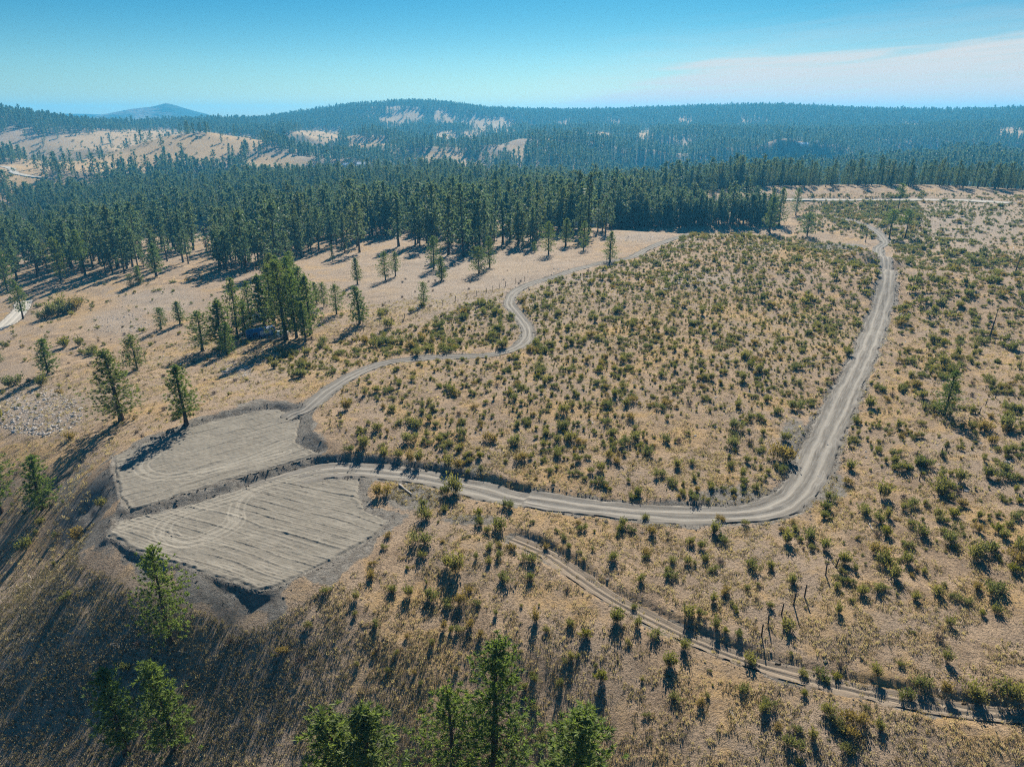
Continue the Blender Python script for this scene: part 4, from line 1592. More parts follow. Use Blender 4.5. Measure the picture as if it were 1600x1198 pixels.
# ------------------------------------------------------------------ shrubs
HAND_SHRUBS = [
    (970, 973, 27), (992, 952, 14), (997, 978, 17), (1030, 994, 20), (1070, 1012, 22), (1053, 1042, 28), (893, 981, 20), (918, 994, 25), (942, 1062, 24), (835, 971, 20),
    (853, 986, 12), (1172, 1037, 28), (1155, 1080, 18), (1095, 1101, 17), (1075, 963, 28), (1095, 961, 14), (1117, 981, 18), (1132, 986, 14), (1155, 993, 15), (1133, 926, 16),
    (1115, 939, 17), (1167, 921, 14), (1200, 946, 16), (1195, 1112, 24), (510, 926, 20), (555, 936, 16), (555, 961, 12), (480, 979, 16), (616, 927, 20), (640, 931, 22), (672, 932, 20),
    (700, 947, 18), (718, 941, 24), (733, 926, 14), (745, 944, 14), (775, 961, 12), (694, 981, 14), (718, 986, 16), (705, 986, 12), (735, 979, 18), (752, 991, 14), (675, 1006, 12),
    (635, 996, 12), (620, 1021, 12), (605, 1049, 11), (558, 1041, 11), (648, 1053, 10), (820, 1076, 14), (835, 1061, 18), (833, 1106, 16), (665, 812, 28), (712, 772, 30), (695, 797, 14),
    (750, 806, 18), (665, 852, 30), (715, 892, 32), (700, 882, 26), (660, 871, 18), (763, 881, 14), (788, 907, 22), (765, 857, 14), (827, 877, 22), (830, 906, 16), (590, 772, 24),
    (600, 857, 10), (610, 837, 12), (580, 902, 16), (582, 882, 10), (1225, 687, 22), (1220, 718, 32), (1222, 737, 16), (1285, 793, 22), (1265, 842, 20), (1230, 847, 26), (1252, 846, 12),
    (1290, 857, 20), (1325, 757, 20), (1330, 731, 22), (1378, 777, 28), (1350, 802, 20), (1375, 817, 24), (1385, 837, 22), (1425, 792, 18), (1425, 822, 18), (1440, 837, 28), (1465, 772, 30),
    (1480, 767, 26), (1500, 752, 22), (1540, 742, 24), (1568, 737, 20), (1490, 807, 24), (1465, 807, 18), (1485, 847, 22), (1520, 872, 32), (1540, 862, 26), (1575, 842, 20), (1590, 882, 32),
    (1590, 862, 24), (1380, 882, 28), (1395, 902, 26), (1325, 882, 24), (1335, 892, 14), (1365, 862, 24), (1235, 912, 18), (1308, 957, 18), (1307, 919, 14), (1352, 927, 24), (1435, 937, 18),
    (1465, 927, 22), (1485, 932, 16), (1510, 942, 16), (1555, 957, 20), (1535, 962, 14), (1485, 977, 20), (1555, 927, 32), (1478, 1032, 22), (1255, 1057, 20), (1283, 1060, 26), (1308, 1062, 20),
    (1370, 1057, 22), (1430, 1072, 24), (1478, 1077, 26), (1525, 1097, 36), (1565, 1087, 38), (1590, 1092, 32), (1415, 1092, 22), (1290, 1112, 28), (1300, 1126, 18), (1255, 1086, 16),
    (1335, 1127, 32), (1240, 1167, 28), (1245, 1141, 16), (1270, 1152, 20), (1330, 1152, 26), (1218, 1136, 14), (1250, 1196, 18), (1200, 1102, 20), (72, 496, 24), (88, 493, 26), (104, 489, 26),
    (118, 484, 22), (128, 476, 18), (95, 484, 22), (20, 602, 24), (65, 602, 20), (102, 541, 22), (125, 540, 18), (143, 554, 15), (128, 552, 12), (150, 549, 12), (42, 858, 24), (120, 840, 26), (158, 790, 18),
    (600, 490, 14), (594, 496, 16), (662, 480, 14), (642, 488, 12), (609, 512, 22), (1010, 1118, 12), (1105, 1090, 12), (975, 695, 22), (985, 655, 18), (1145, 695, 24), (1150, 670, 20), (1165, 720, 16),
    (1060, 728, 18), (1030, 745, 18), (1108, 758, 16), (1160, 745, 16), (1180, 765, 14), (1040, 690, 16), (1010, 812, 16), (1018, 835, 22), (985, 830, 16), (960, 875, 22), (1002, 908, 16), (1048, 880, 14),
    (1075, 880, 18), (1080, 850, 16), (1130, 845, 20), (1095, 855, 18), (1128, 815, 14), (1165, 820, 14), (1175, 888, 20), (1202, 890, 18), (910, 828, 16), (905, 820, 12), (888, 858, 14), (855, 855, 16),
    (690, 690, 16), (640, 690, 22), (720, 680, 18), (765, 690, 20), (820, 720, 18), (870, 690, 18), (905, 720, 16), (940, 735, 20), (540, 640, 20), (545, 705, 14), (588, 672, 20), (600, 715, 20), (620, 712, 20),
    (640, 722, 18), (655, 720, 22), (570, 700, 24), (700, 725, 22), (712, 730, 20),
]
HAND_SHRUBS = [s for s in HAND_SHRUBS]
S_P = on_land([(a, b) for a, b, _ in HAND_SHRUBS])
sh_x, sh_y, sh_z, sh_w, sh_hand = [], [], [], [], []
for (a, b, w), p in zip(HAND_SHRUBS, S_P):
    dep_ = project(*p)[2]
    sh_x.append(p[0]); sh_y.append(p[1]); sh_z.append(p[2]); sh_w.append(w * dep_ / F_PX * .95); sh_hand.append(True)

# density of shrubs per square metre by place in the valley
def in_poly(u, v, P):
    return poly_sdf(u, v, np.array(P, float)) < 0


Z_DOME = [(690, 560), (800, 552), (840, 530), (810, 470), (860, 440), (1000, 402), (1080, 366), (1260, 372), (1370, 392), (1385, 450), (1340, 560), (1290, 670), (1250, 640), (1000, 640), (820, 640), (700, 600)]
Z_DOME2 = [(480, 660), (560, 590), (690, 560), (820, 640), (1250, 640), (1290, 670), (1250, 760), (1180, 790), (1000, 795), (800, 765), (640, 730), (520, 715)]
Z_STRIP = [(400, 555), (520, 535), (640, 510), (800, 455), (800, 480), (815, 520), (790, 543), (700, 552), (600, 560), (540, 585), (460, 600)]
Z_RIGHT = [(1395, 400), (1600, 430), (1640, 900), (1280, 800), (1290, 720), (1360, 560), (1395, 450)]
Z_MID = [(600, 790), (700, 765), (1000, 812), (1280, 805), (1640, 900), (1640, 1000), (1100, 960), (900, 880), (800, 1010), (560, 980)]
Z_BOT = [(560, 980), (800, 1000), (1100, 960), (1640, 990), (1640, 1198), (640, 1198)]
Z_FAR = [(1258, 306), (1420, 296), (1640, 286), (1640, 425), (1420, 415), (1385, 378), (1300, 366), (1240, 366)]
Z_FARDARK = [(1262, 312), (1420, 305), (1450, 340), (1460, 392), (1600, 395), (1600, 422), (1420, 412), (1380, 376), (1300, 350)]
Z_LEFT = [(-20, 460), (300, 430), (560, 440), (520, 530), (400, 560), (440, 640), (180, 700), (-20, 860)]
Z_LEFTLOW = [(-20, 860), (160, 720), (170, 850), (480, 960), (560, 1198), (-20, 1198)]
ZW = [(Z_LEFT, .012, .9), (Z_LEFTLOW, .010, .9), (Z_BOT, .028, .95), (Z_MID, .05, 1.0), (Z_FAR, .07, 1.1), (Z_FARDARK, .17, 1.25), (Z_RIGHT, .105, 1.1), (Z_DOME2, .14, .88), (Z_DOME, .25, .9), (Z_STRIP, .20, 1.1)]
X, Y, r = jitter_grid(45, 560, -41, 41, 1.75, 203)
inv = np.ones(len(X), bool)
Zb = h_base(X, Y)
U, V, dep = project(X, Y, Zb)
den = np.zeros(len(X))
siz = np.ones(len(X))
for P, dns, sz in ZW:
    q = in_poly(U, V, P)
    den[q] = dns
    siz[q] = sz
den[in_poly(U, V, [(800, 560), (1000, 480), (1160, 470), (1050, 600), (880, 640)])] *= 1.2
cl = fbm(X / 9, Y / 9, 131, 3)
den *= (.7 + 1.25 * smooth(.42, .64, cl)) * 1.25
den *= 1 - .8 * ell(U, V, 1060, 700, 55, 30, .5) - .0
den *= 1 - .7 * ell(U, V, 860, 800, 90, 25, .5)
m = (r.random(len(X)) < den * 1.75 ** 2) & (dep > 40)
X, Y, Zb, siz = X[m], Y[m], Zb[m], siz[m]
e, _ = road_near(X, Y)
ok = e > .9
for poly, zp in PADS:
    ok &= poly_sdf(X, Y, poly) > 4.5
hx, hy = np.array(sh_x), np.array(sh_y)
ok &= np.array([np.min((hx - a) ** 2 + (hy - b) ** 2) > 1.6 for a, b in zip(X, Y)])
X, Y, siz = X[ok], Y[ok], siz[ok]
Z = height(X, Y)
W = np.clip(r.lognormal(math.log(.76), .50, len(X)), .28, 2.4) * siz
# thickets: smaller shrubs crowding round some of the bigger ones
q = np.nonzero((r.random(len(X)) < .3) & (W > .7))[0]
q = np.repeat(q, 2)
tx, ty = X[q] + r.normal(0, .75, len(q)), Y[q] + r.normal(0, .75, len(q))
k3 = road_near(tx, ty)[0] > .9
X, Y, W = np.concatenate([X, tx[k3]]), np.concatenate([Y, ty[k3]]), np.concatenate([W, (W[q] * r.uniform(.35, .85, len(q)))[k3]])
Z = height(X, Y)
sh_x = np.concatenate([sh_x, X]); sh_y = np.concatenate([sh_y, Y]); sh_z = np.concatenate([sh_z, Z]); sh_w = np.concatenate([sh_w, W])
hand = np.zeros(len(sh_x), bool)
hand[:len(HAND_SHRUBS)] = True
U, V, dep = project(sh_x, sh_y, sh_z)
vis = (U > 0) & (U < 1600) & (V < 1198)
score = np.where(vis, sh_w / dep, 0) + hand * 1.0
pick = np.argsort(-score)[:300]
ind = np.zeros(len(sh_x), bool)
ind[pick] = True
S_ZONE = [
    ([(-20, 440), (330, 430), (330, 570), (-20, 640)], 'on the bare slope below the left forest edge'),
    ([(-20, 640), (200, 560), (440, 640), (160, 720), (165, 860), (-20, 960)], 'on the dry bank left of the dirt pads'),
    ([(-20, 960), (165, 850), (470, 940), (470, 1200), (-20, 1200)], 'on the shaded slope below the dirt pads'),
    ([(560, 440), (800, 440), (700, 530), (560, 530)], 'on the straw meadow beside the fence'),
    ([(440, 540), (820, 450), (820, 545), (600, 562), (500, 640)], 'between the meadow and the upper dirt road'),
    ([(470, 660), (620, 600), (640, 730), (520, 715)], 'between the two roads just right of the upper pad'),
    ([(620, 600), (800, 600), (800, 765), (640, 730)], 'above the lower road near the fallen log'),
    ([(800, 600), (960, 600), (960, 792), (800, 765)], 'above the lower road left of the hill middle'),
    ([(960, 620), (1110, 620), (1110, 800), (960, 795)], 'above the lower road where it runs level'),
    ([(1110, 620), (1300, 620), (1290, 700), (1240, 770), (1110, 800)], 'inside the tight bend of the road'),
    ([(560, 740), (760, 760), (760, 830), (600, 830)], 'beside the fallen logs right of the lower pad'),
    ([(560, 830), (680, 830), (680, 960), (460, 1000), (440, 920)], 'on the slope just off the lower pad corner'),
    ([(680, 830), (800, 830), (800, 960), (680, 960)], 'left of the upper end of the old track'),
    ([(440, 960), (680, 960), (680, 1200), (440, 1200)], 'on the open slope above the bottom twin pines'),
    ([(680, 960), (870, 960), (870, 1200), (680, 1200)], 'around the tallest bottom pine'),
    ([(760, 790), (1000, 812), (1060, 970), (800, 840)], 'between the lower road and the old track'),
    ([(1000, 812), (1200, 812), (1200, 1030), (1060, 970)], 'below the level road, left of the fence posts'),
    ([(1200, 812), (1320, 780), (1320, 1060), (1200, 1030)], 'around the foreground fence posts'),
    ([(800, 840), (1200, 1030), (1200, 1200), (870, 1200)], 'below the old track near the bottom edge'),
    ([(1200, 1030), (1340, 1060), (1340, 1200), (1200, 1200)], 'along the old track near the bottom edge'),
    ([(1340, 1040), (1610, 1080), (1610, 1200), (1340, 1200)], 'beside the old track in the bottom right corner'),
    ([(1290, 700), (1430, 600), (1430, 780), (1300, 780)], 'just outside the tight bend of the road'),
    ([(1300, 780), (1450, 780), (1450, 920), (1320, 920)], 'on the right slope below the tight bend'),
    ([(1450, 780), (1610, 780), (1610, 920), (1450, 920)], 'low on the right slope at the picture edge'),
    ([(1430, 600), (1610, 600), (1610, 780), (1430, 780)], 'on the right slope below the lone pine'),
    ([(1320, 920), (1610, 920), (1610, 1080), (1320, 1060)], 'on the open ground above the old track, right'),
    ([(1380, 400), (1610, 400), (1610, 600), (1340, 600)], 'right of the long straight road'),
    ([(690, 440), (1390, 360), (1350, 620), (690, 620)], 'high on the shrub covered hill'),
]
zone_of = np.full(len(sh_x), -1)
for zi, (P, t) in enumerate(S_ZONE):
    q = in_poly(U, V, P) & (zone_of < 0)
    zone_of[q] = zi
COLW = ['olive', 'grey-green', 'olive', 'grey-green', 'olive', 'olive', 'grey-green', 'yellow-green']
SHPW = ['upright', 'dense', 'narrow', 'spreading', 'loose', 'tall-thin', 'low-spreading', 'flowering']
mod = r.integers(0, 8, len(sh_x))
mod = np.where((mod == 7) & (r.random(len(mod)) < .5), 0, mod)
hz = r.uniform(.68, 1.15, len(sh_x))
for zi in range(-1, len(S_ZONE)):
    ids = [i for i in np.nonzero(ind & (zone_of == zi))[0]]
    ids.sort(key=lambda i: U[i])
    nz_ = len(ids)
    for rank, i in enumerate(ids):
        zt = S_ZONE[zi][1] if zi >= 0 else 'among the far shrubs'
        sw = 'small' if sh_w[i] < 1.25 else 'middling' if sh_w[i] < 1.9 else 'large'
        pos = ''
        if nz_ > 1:
            if rank == 0:
                pos = ', leftmost there'
            elif rank == nz_ - 1:
                pos = ', rightmost there'
        hi = np.argsort([V[j] for j in ids])
        dry = mod[i] != 7 and r.random() < .16
        lab = '%s %s %s shrub %s%s' % (sw, SHPW[mod[i]], 'tawny' if dry else COLW[mod[i]], zt, pos)
        o = obj('shrub', SHRUBS[mod[i]])
        o.location = (sh_x[i], sh_y[i], sh_z[i])
        s = sh_w[i]
        o.scale = (s, s, s * hz[i])
        o.rotation_euler = (0, 0, r.random() * 6.28)
        o.color = (.5, .5, .5, 1) if dry else (.02, .02, .02, 1)
        tag(o, lab, 'shrub', 'shrubs ' + zt)
rest = ~ind
P = np.stack([sh_x, sh_y, sh_z], 1)[rest]
near = np.hypot(P[:, 0], P[:, 1]) < 190
sc = np.stack([sh_w * r.uniform(.75, 1.35, len(sh_w)), sh_w * r.uniform(.75, 1.35, len(sh_w)), sh_w * hz * r.uniform(.7, 1.25, len(sh_w))], 1)[rest]
mods = np.where(near, mod[rest], 8 + r.integers(0, 6, rest.sum()))
scatter('shrubbery', P, SHRUBS + SHRUBS_LOW, sc, r.random(len(P)) * 6.28, mods, r.normal(0, .12, (len(P), 2)))
print('SHRUBS', len(sh_x), 'stuff', len(P))

# shrubs dotting the far bare hills
X, Y, r = jitter_grid(1000, 2400, -40, 20, 11, 204)
Z = height(X, Y)
cov, hole = forest_cover(X, Y, Z)
m = (hole > .5) & (r.random(len(X)) < .22)
scatter('hillside_shrubbery', np.stack([X, Y, Z], 1)[m], SHRUBS_LOW, r.uniform(2.0, 4.5, m.sum()), r.random(m.sum()) * 6.28, r.integers(0, 6, m.sum()))

# ------------------------------------------------------------------ dry grass, clods, stones
def grass(d0, d1, cell, seed, smin, smax):
    X, Y, r = jitter_grid(d0, d1, -54, 54, cell, seed)
    Zb = h_base(X, Y)
    U, V, dep = project(X, Y, Zb)
    m = (U > -60) & (U < 1660) & (V < 1260) & (V > 420)
    X, Y, U, V = X[m], Y[m], U[m], V[m]
    n = fbm(X / 1.6, Y / 1.6, 141, 3)
    big = fbm(X / 11, Y / 11, 142, 3)
    low = ell(U, V, 160, 1060, 420, 190, .4)
    m = r.random(len(X)) < np.clip(smooth(.36, .6, n) * (.35 + big) + .45 * low, 0, 1)
    X, Y, U, V = X[m], Y[m], U[m], V[m]
    e, kk = road_near(X, Y)
    ok = (e > .5) | ((RID[kk] == 2) & (r.random(len(X)) < .45))
    for poly, zp in PADS:
        sd = poly_sdf(X, Y, poly)
        ok &= sd > 4
    X, Y, U, V = X[ok], Y[ok], U[ok], V[ok]
    Z = height(X, Y)
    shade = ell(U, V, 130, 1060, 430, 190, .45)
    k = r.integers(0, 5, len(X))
    k = np.where((r.random(len(X)) < .12 + shade * .8), np.where(r.random(len(X)) < .5, 5, 6), k)  # mostly darker grey straw tufts on the ravine side
    return np.stack([X, Y, Z], 1), r.uniform(smin, smax, len(X)), r.random(len(X)) * 6.28, k


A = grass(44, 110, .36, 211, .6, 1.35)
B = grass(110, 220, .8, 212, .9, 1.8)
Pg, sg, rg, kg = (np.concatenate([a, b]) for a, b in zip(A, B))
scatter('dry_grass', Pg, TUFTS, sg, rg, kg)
print('GRASS', len(Pg))

cp, cs = [], []
r = np.random.default_rng(221)
for nm, per, spread in (('haul', 2.6, 1.1), ('upper', 1.1, .55), ('track', .35, .8)):
    g, w0, P, z, w = ROADS[nm]
    tan = np.gradient(P, axis=0)
    tan /= np.linalg.norm(tan, axis=1)[:, None] + 1e-9
    nrm = np.stack([tan[:, 1], -tan[:, 0]], 1)
    d = np.hypot(P[:, 0], P[:, 1])
    for side in (-1, 1):
        k = r.integers(0, len(P), int(len(P) * per))
        k = k[d[k] < 330]
        off = w[k] * .98 + np.abs(r.normal(0, spread, len(k)))
        c = P[k] + nrm[k] * (off * side)[:, None]
        cp.append(c)
        cs.append(np.clip(r.lognormal(math.log(.22), .5, len(k)), .1, .8))
for poly, zp in PADS:
    n = len(poly)
    for i in range(n):
        a, b = poly[i], poly[(i + 1) % n]
        q = int(np.linalg.norm(b - a) * 4)
        t = r.random(q)[:, None]
        c = a + (b - a) * t + r.normal(0, .9, (q, 2))
        cp.append(c)
        cs.append(np.clip(r.lognormal(math.log(.17), .5, q), .08, .6))
for poly, zp in PADS:
    lo, hi = poly.min(0), poly.max(0)
    q = r.uniform(lo, hi, (900, 2))
    q = q[poly_sdf(q[:, 0], q[:, 1], poly) < -.5]
    cp.append(q)
    cs.append(np.clip(r.lognormal(math.log(.13), .5, len(q)), .06, .45))
cp, cs = np.vstack(cp), np.concatenate(cs)
z, e, k = height(cp[:, 0], cp[:, 1], True)
ok = e > -.1
scatter('dirt_clods', np.column_stack([cp, z])[ok], CLODS, cs[ok], r.random(ok.sum()) * 6.28, r.integers(0, 4, ok.sum()))

# bleached twigs and bare grey brush on the open ground
def twig_mesh(seed, mat):
    rr = np.random.default_rng(seed)
    mb = MB()
    for q in range(3):
        a = rr.random() * 6.28
        L = rr.uniform(.4, 1.1)
        p0 = np.array([rr.normal(0, .1), rr.normal(0, .1), .05])
        p1 = p0 + np.array([math.cos(a) * L, math.sin(a) * L, rr.uniform(0, .25)])
        mb.tube([p0, (p0 + p1) / 2 + rr.normal(0, .05, 3), p1], [.022, .018, .01], 3, False)
    return mb.mesh('twig', mat)


def bare_brush(seed):
    rr = np.random.default_rng(seed)
    mb = MB()
    n = 70
    az = rr.random(n) * 6.283
    lean = np.abs(rr.normal(0, .8, n))
    d = np.stack([np.cos(az) * lean, np.sin(az) * lean, np.ones(n)], 1)
    base = np.column_stack([rr.normal(0, .12, (n, 2)), np.full(n, -.03)])
    v, f, sh = blades(base, d, rr.uniform(.4, .9, n), np.full(n, .035), rr)
    mb.add(v, f, sh)
    return mb.mesh('bare_brush', M_BRUSH)


M_BRUSH = mat_plain('grey_brush', (.19, .15, .13), 1., .3, 5, .05)
X, Y, r = jitter_grid(46, 260, -54, 54, 3.2, 231)
U, V, dep = project(X, Y, h_base(X, Y))
m = (r.random(len(X)) < .11) & (V > 400) & (U > -30) & (U < 1630)
X, Y = X[m], Y[m]
e, _ = road_near(X, Y)
ok = e > 1
for poly, zp in PADS:
    ok &= poly_sdf(X, Y, poly) > 3
X, Y = X[ok], Y[ok]
n = len(X)
scatter('brushwood', np.stack([X, Y, height(X, Y)], 1), [twig_mesh(601, M_PALEWOOD), twig_mesh(602, M_PALEWOOD), bare_brush(603), bare_brush(604), bare_brush(605)], r.uniform(.6, 1.5, n), r.random(n) * 6.28, r.integers(0, 5, n))

sp = []
for cu, cv_, ru, rv, n in ((60, 645, 70, 38, 900), (190, 505, 45, 18, 160), (370, 580, 24, 10, 120), (1060, 432, 50, 12, 60), (1195, 388, 26, 8, 90), (1000, 372, 50, 6, 50), (900, 430, 60, 20, 40),
                           (1450, 720, 130, 60, 30), (1050, 640, 160, 70, 40), (1240, 225, 0, 0, 0)):
    a = r.random(n) * 6.283
    q = np.sqrt(r.random(n))
    sp.append(np.column_stack([cu + ru * q * np.cos(a), cv_ + rv * q * np.sin(a)]))
spx = np.vstack(sp)
sp = on_land(spx)
n = len(sp)
scatter('rubble', sp, STONES, np.clip(r.lognormal(math.log(.42), .45, n), .15, 1.6), r.random(n) * 6.28, r.integers(0, 4, n))


# ------------------------------------------------------------------ fence posts, dead trees, logs
def post_mesh(seed, h, rad):
    rr = np.random.default_rng(seed)
    mb = MB()
    lean = rr.normal(0, .05, 2)
    mb.tube([(0, 0, -.25), (lean[0] * .4, lean[1] * .4, h * .5), (lean[0], lean[1], h)], [rad * 1.05, rad, rad * .9], 7)
    return mb.mesh('fence_post', M_POST)


POST_M = [post_mesh(400 + i, 1.5, .085) for i in range(4)]
POSTS = [
    (1190, 993, 'thick short fence post standing behind a shrub on the track bank'), (1200, 978, 'fence post just right of the thick short one on the track bank'),
    (1221, 960, 'thin fence post in open straw, third up from the track bank'), (1240, 945, 'fence post with a long crooked shadow, fourth up from the track bank'),
    (1257, 932, 'leaning thin fence post, fifth up from the track bank'), (1290, 898, 'fence post with a pale band, lower of two below the right slope'),
    (1306, 886, 'fence post standing higher of two below the right slope'), (1388, 810, 'single crooked fence post among shrubs below the tight bend'),
    (1436, 750, 'fence post beside a small yellow shrub, lower of a pair'), (1447, 737, 'fence post, upper of the pair on the right slope'), (1469, 713, 'stout fence post in shade below the lone pine, left'),
    (1478, 704, 'stout fence post in shade below the lone pine, right'), (1514, 665, 'lowest of the post group right of the lone pine'), (1523, 651, 'second post of the group right of the lone pine'),
    (1530, 647, 'third post of the group right of the lone pine'), (1540, 634, 'fourth post of the group right of the lone pine'), (1555, 622, 'highest thin post of the line right of the lone pine'),
]
pp = on_land([(a, b) for a, b, _ in POSTS])
for i, ((a, b, lab), p) in enumerate(zip(POSTS, pp)):
    o = obj('fence_post', POST_M[i % 4])
    o.location = p
    o.rotation_euler = (random.gauss(0, .05), random.gauss(0, .06), random.uniform(0, 6.28))
    q = random.uniform(.9, 1.15)
    o.scale = (q * .9, q * .9, q)
    tag(o, lab, 'fence post', 'old fence posts on the right slope')

# wire fence between meadow and road: posts and two wires
fpx = [(543, 527), (556, 522), (568, 518), (580, 515), (594, 509), (612, 503), (632, 497), (652, 490), (672, 484), (692, 477), (712, 470), (730, 465), (745, 461), (760, 457), (770, 454), (780, 451), (790, 447), (806, 442), (820, 438)]
fp = on_land(fpx)
fence = thing('wire_fence', 'weathered post and wire fence between the straw meadow and the shrubs', 'fence', tuple(fp[0]))
for i, p in enumerate(fp):
    o = obj('post', POST_M[i % 4], fence)
    o.location = Vector(p) - Vector(fp[0])
for hgt in (.6, 1.2):
    mb = MB()
    for a, b in zip(fp[:-1], fp[1:]):
        mb.tube([a - fp[0] + (0, 0, hgt), (a + b) / 2 - fp[0] + (0, 0, hgt - .03), b - fp[0] + (0, 0, hgt)], .012, 3, False)
    obj('wire', mb.mesh('wire', M_WIRE), fence)


def snag(seed, h, n_br, label, p, lean=(0, 0)):
    rr = np.random.default_rng(seed)
    t = thing('dead_tree', label, 'dead tree', tuple(p))
    mb = MB()
    z = np.linspace(-.2, h, 7)
    path = np.stack([lean[0] * z / h + rr.normal(0, .03 * h / 10, 7), lean[1] * z / h + rr.normal(0, .03 * h / 10, 7), z], 1)
    mb.tube(path, .022 * h * (1 - np.linspace(0, 1, 7)) ** .7 + .03, 6)
    obj('trunk', mb.mesh('trunk', M_DEADWOOD), t)
    for i in range(n_br):
        zz = h * rr.uniform(.2, .85)
        az = rr.random() * 6.28
        L = h * rr.uniform(.1, .26) * (1.1 - zz / h)
        bx = np.array([np.interp(zz, z, path[:, 0]), np.interp(zz, z, path[:, 1]), zz])
        d = np.array([math.cos(az), math.sin(az), rr.uniform(-.1, .4)])
        m = MB()
        m.tube([bx, bx + d * L * .6, bx + d * L + (0, 0, .1 * L)], [.05, .035, .015], 4)
        obj('branch', m.mesh('branch', M_DEADWOOD), t)


SNAGS = [(1545, 531, 482, 9, (0.4, 0), 'dark dead snag with broken branches above the shrub band on the right'), (1587, 424, 388, 3, (.6, 0), 'bare leaning dead trunk in the dip near the right edge'),
         (1376, 338, 316, 2, (.2, 0), 'left bare stick of the burnt trunks below the ridge road'), (1385, 332, 312, 2, (.1, 0), 'right bare stick of the burnt trunks below the ridge road'),
         (1352, 379, 354, 1, (.1, 0), 'bare dead trunk beside the far end of the long road'), (1347, 362, 342, 1, (0, 0), 'thin dead trunk left of the far bend in the road'),
         (1592, 580, 560, 2, (0, 0), 'short dead stub at the right picture edge'), (1332, 352, 335, 1, (.1, 0), 'small dead stick above the far bend in the road'),
         (805, 1135, 1110, 3, (.1, 0), 'thin bare sapling above the rightmost bottom pine'), (970, 1000, 985, 4, (.1, 0), 'bare dead shrub stem below the old track')]
sp_ = on_land([(s[0], s[1]) for s in SNAGS])
for i, (s, p) in enumerate(zip(SNAGS, sp_)):
    snag(500 + i, max(1.2, tree_height(p, s[2])), s[3], s[5], p, s[4])


def log(u0, v0, u1, v1, rad, mat, label, name='fallen_log'):
    a, b = on_land([(u0, v0), (u1, v1)])
    a = a + (0, 0, rad * .9)
    b = b + (0, 0, rad * .9)
    mb = MB()
    pts = [a + (b - a) * t + np.array([0, 0, .04 * math.sin(t * 9)]) for t in np.linspace(0, 1, 6)]
    pts = [q - a for q in pts]
    mb.tube(pts, [rad, rad * .95, rad * .9, rad * .85, rad * .8, rad * .7], 8)
    o = obj(name, mb.mesh(name, mat))
    o.location = a
    tag(o, label, 'log')


log(624, 758, 643, 773, .16, M_PALEWOOD, 'pale bleached log lying on dark soil below the lower road')
log(649, 722, 653, 712, .14, M_PALEWOOD, 'short pale log standing at the upper edge of the lower road')
log(1358, 819, 1364, 829, .09, M_PALEWOOD, 'thin white stick on the right slope below the bend')
log(1402, 496, 1416, 484, .12, M_PALEWOOD, 'bleached branch lying right of the long straight road', 'fallen_branch')
log(1507, 571, 1516, 579, .12, M_DEADWOOD, 'dark fallen log above the lone pine on the right slope')
log(622, 770, 648, 765, .12, M_DEADWOOD, 'dark brown log crossing behind the pale one', 'fallen_log')

# white boulders by the bend
for u, v, s, lab in ((1281, 745, .55, 'small white boulder on the outer edge of the tight bend'), (1293, 695, .4, 'white stone on the right wheel track of the road'),
                     (1060, 430, 1.3, 'pale flat boulder near the top of the shrub hill'), (1040, 453, 1.4, 'long pale boulder high on the shrub hill'), (54, 670, 1.0, 'largest pale boulder below the rocky patch')):
    p = on_land([(u, v)])[0]
    o = obj('boulder', STONES[int(s * 10) % 4])
    o.location = p + (0, 0, s * .12)
    o.scale = (s * 1.4, s, s)
    tag(o, lab, 'boulder')


# ------------------------------------------------------------------ trailer camp
M_BLUE = mat_plain('blue_paint', (.03, .11, .30), .35, .12, 1.5, .5)
M_TARP = mat_plain('dark_blue_tarp', (.012, .03, .09), .9, .2, 2, .1)
M_WHITE = mat_plain('white_paint', (.72, .72, .72), .5, .08, 2, .4)
M_DARK = mat_plain('black_rubber', (.02, .02, .02), .8, .2, 5, .2)
M_METAL = mat_plain('grey_metal', (.3, .3, .31), .45, .15, 4, .5)
M_GLASS = mat_plain('dark_glass', (.02, .03, .04), .1, .1, 2, .6)


def rounded_box(name, lo, hi, bev, mat, parent, seg=3):
    mb = MB()
    mb.box(lo, hi)
    me = mb.mesh(name, mat)
    bm = bmesh.new()
    bm.from_mesh(me)
    bmesh.ops.bevel(bm, geom=bm.edges[:], offset=bev, segments=seg, affect='EDGES')
    bm.to_mesh(me)
    bm.free()
    me.polygons.foreach_set('use_smooth', np.ones(len(me.polygons), bool))
    return obj(name, me, parent)


def simple(name, lo, hi, mat, parent):
    mb = MB()
    mb.box(lo, hi)
    return obj(name, mb.mesh(name, mat), parent)


def wheel(parent, x, y, r=.36):
    mb = MB()
    mb.tube([(x, y - .12, r), (x, y + .12, r)], r, 14)
    w = obj('wheel', mb.mesh('wheel', M_DARK), parent)
    m2 = MB()
    m2.tube([(x, y - .13, r), (x, y + .13, r)], r * .55, 10)
    obj('rim', m2.mesh('rim', M_METAL), w)
    return w


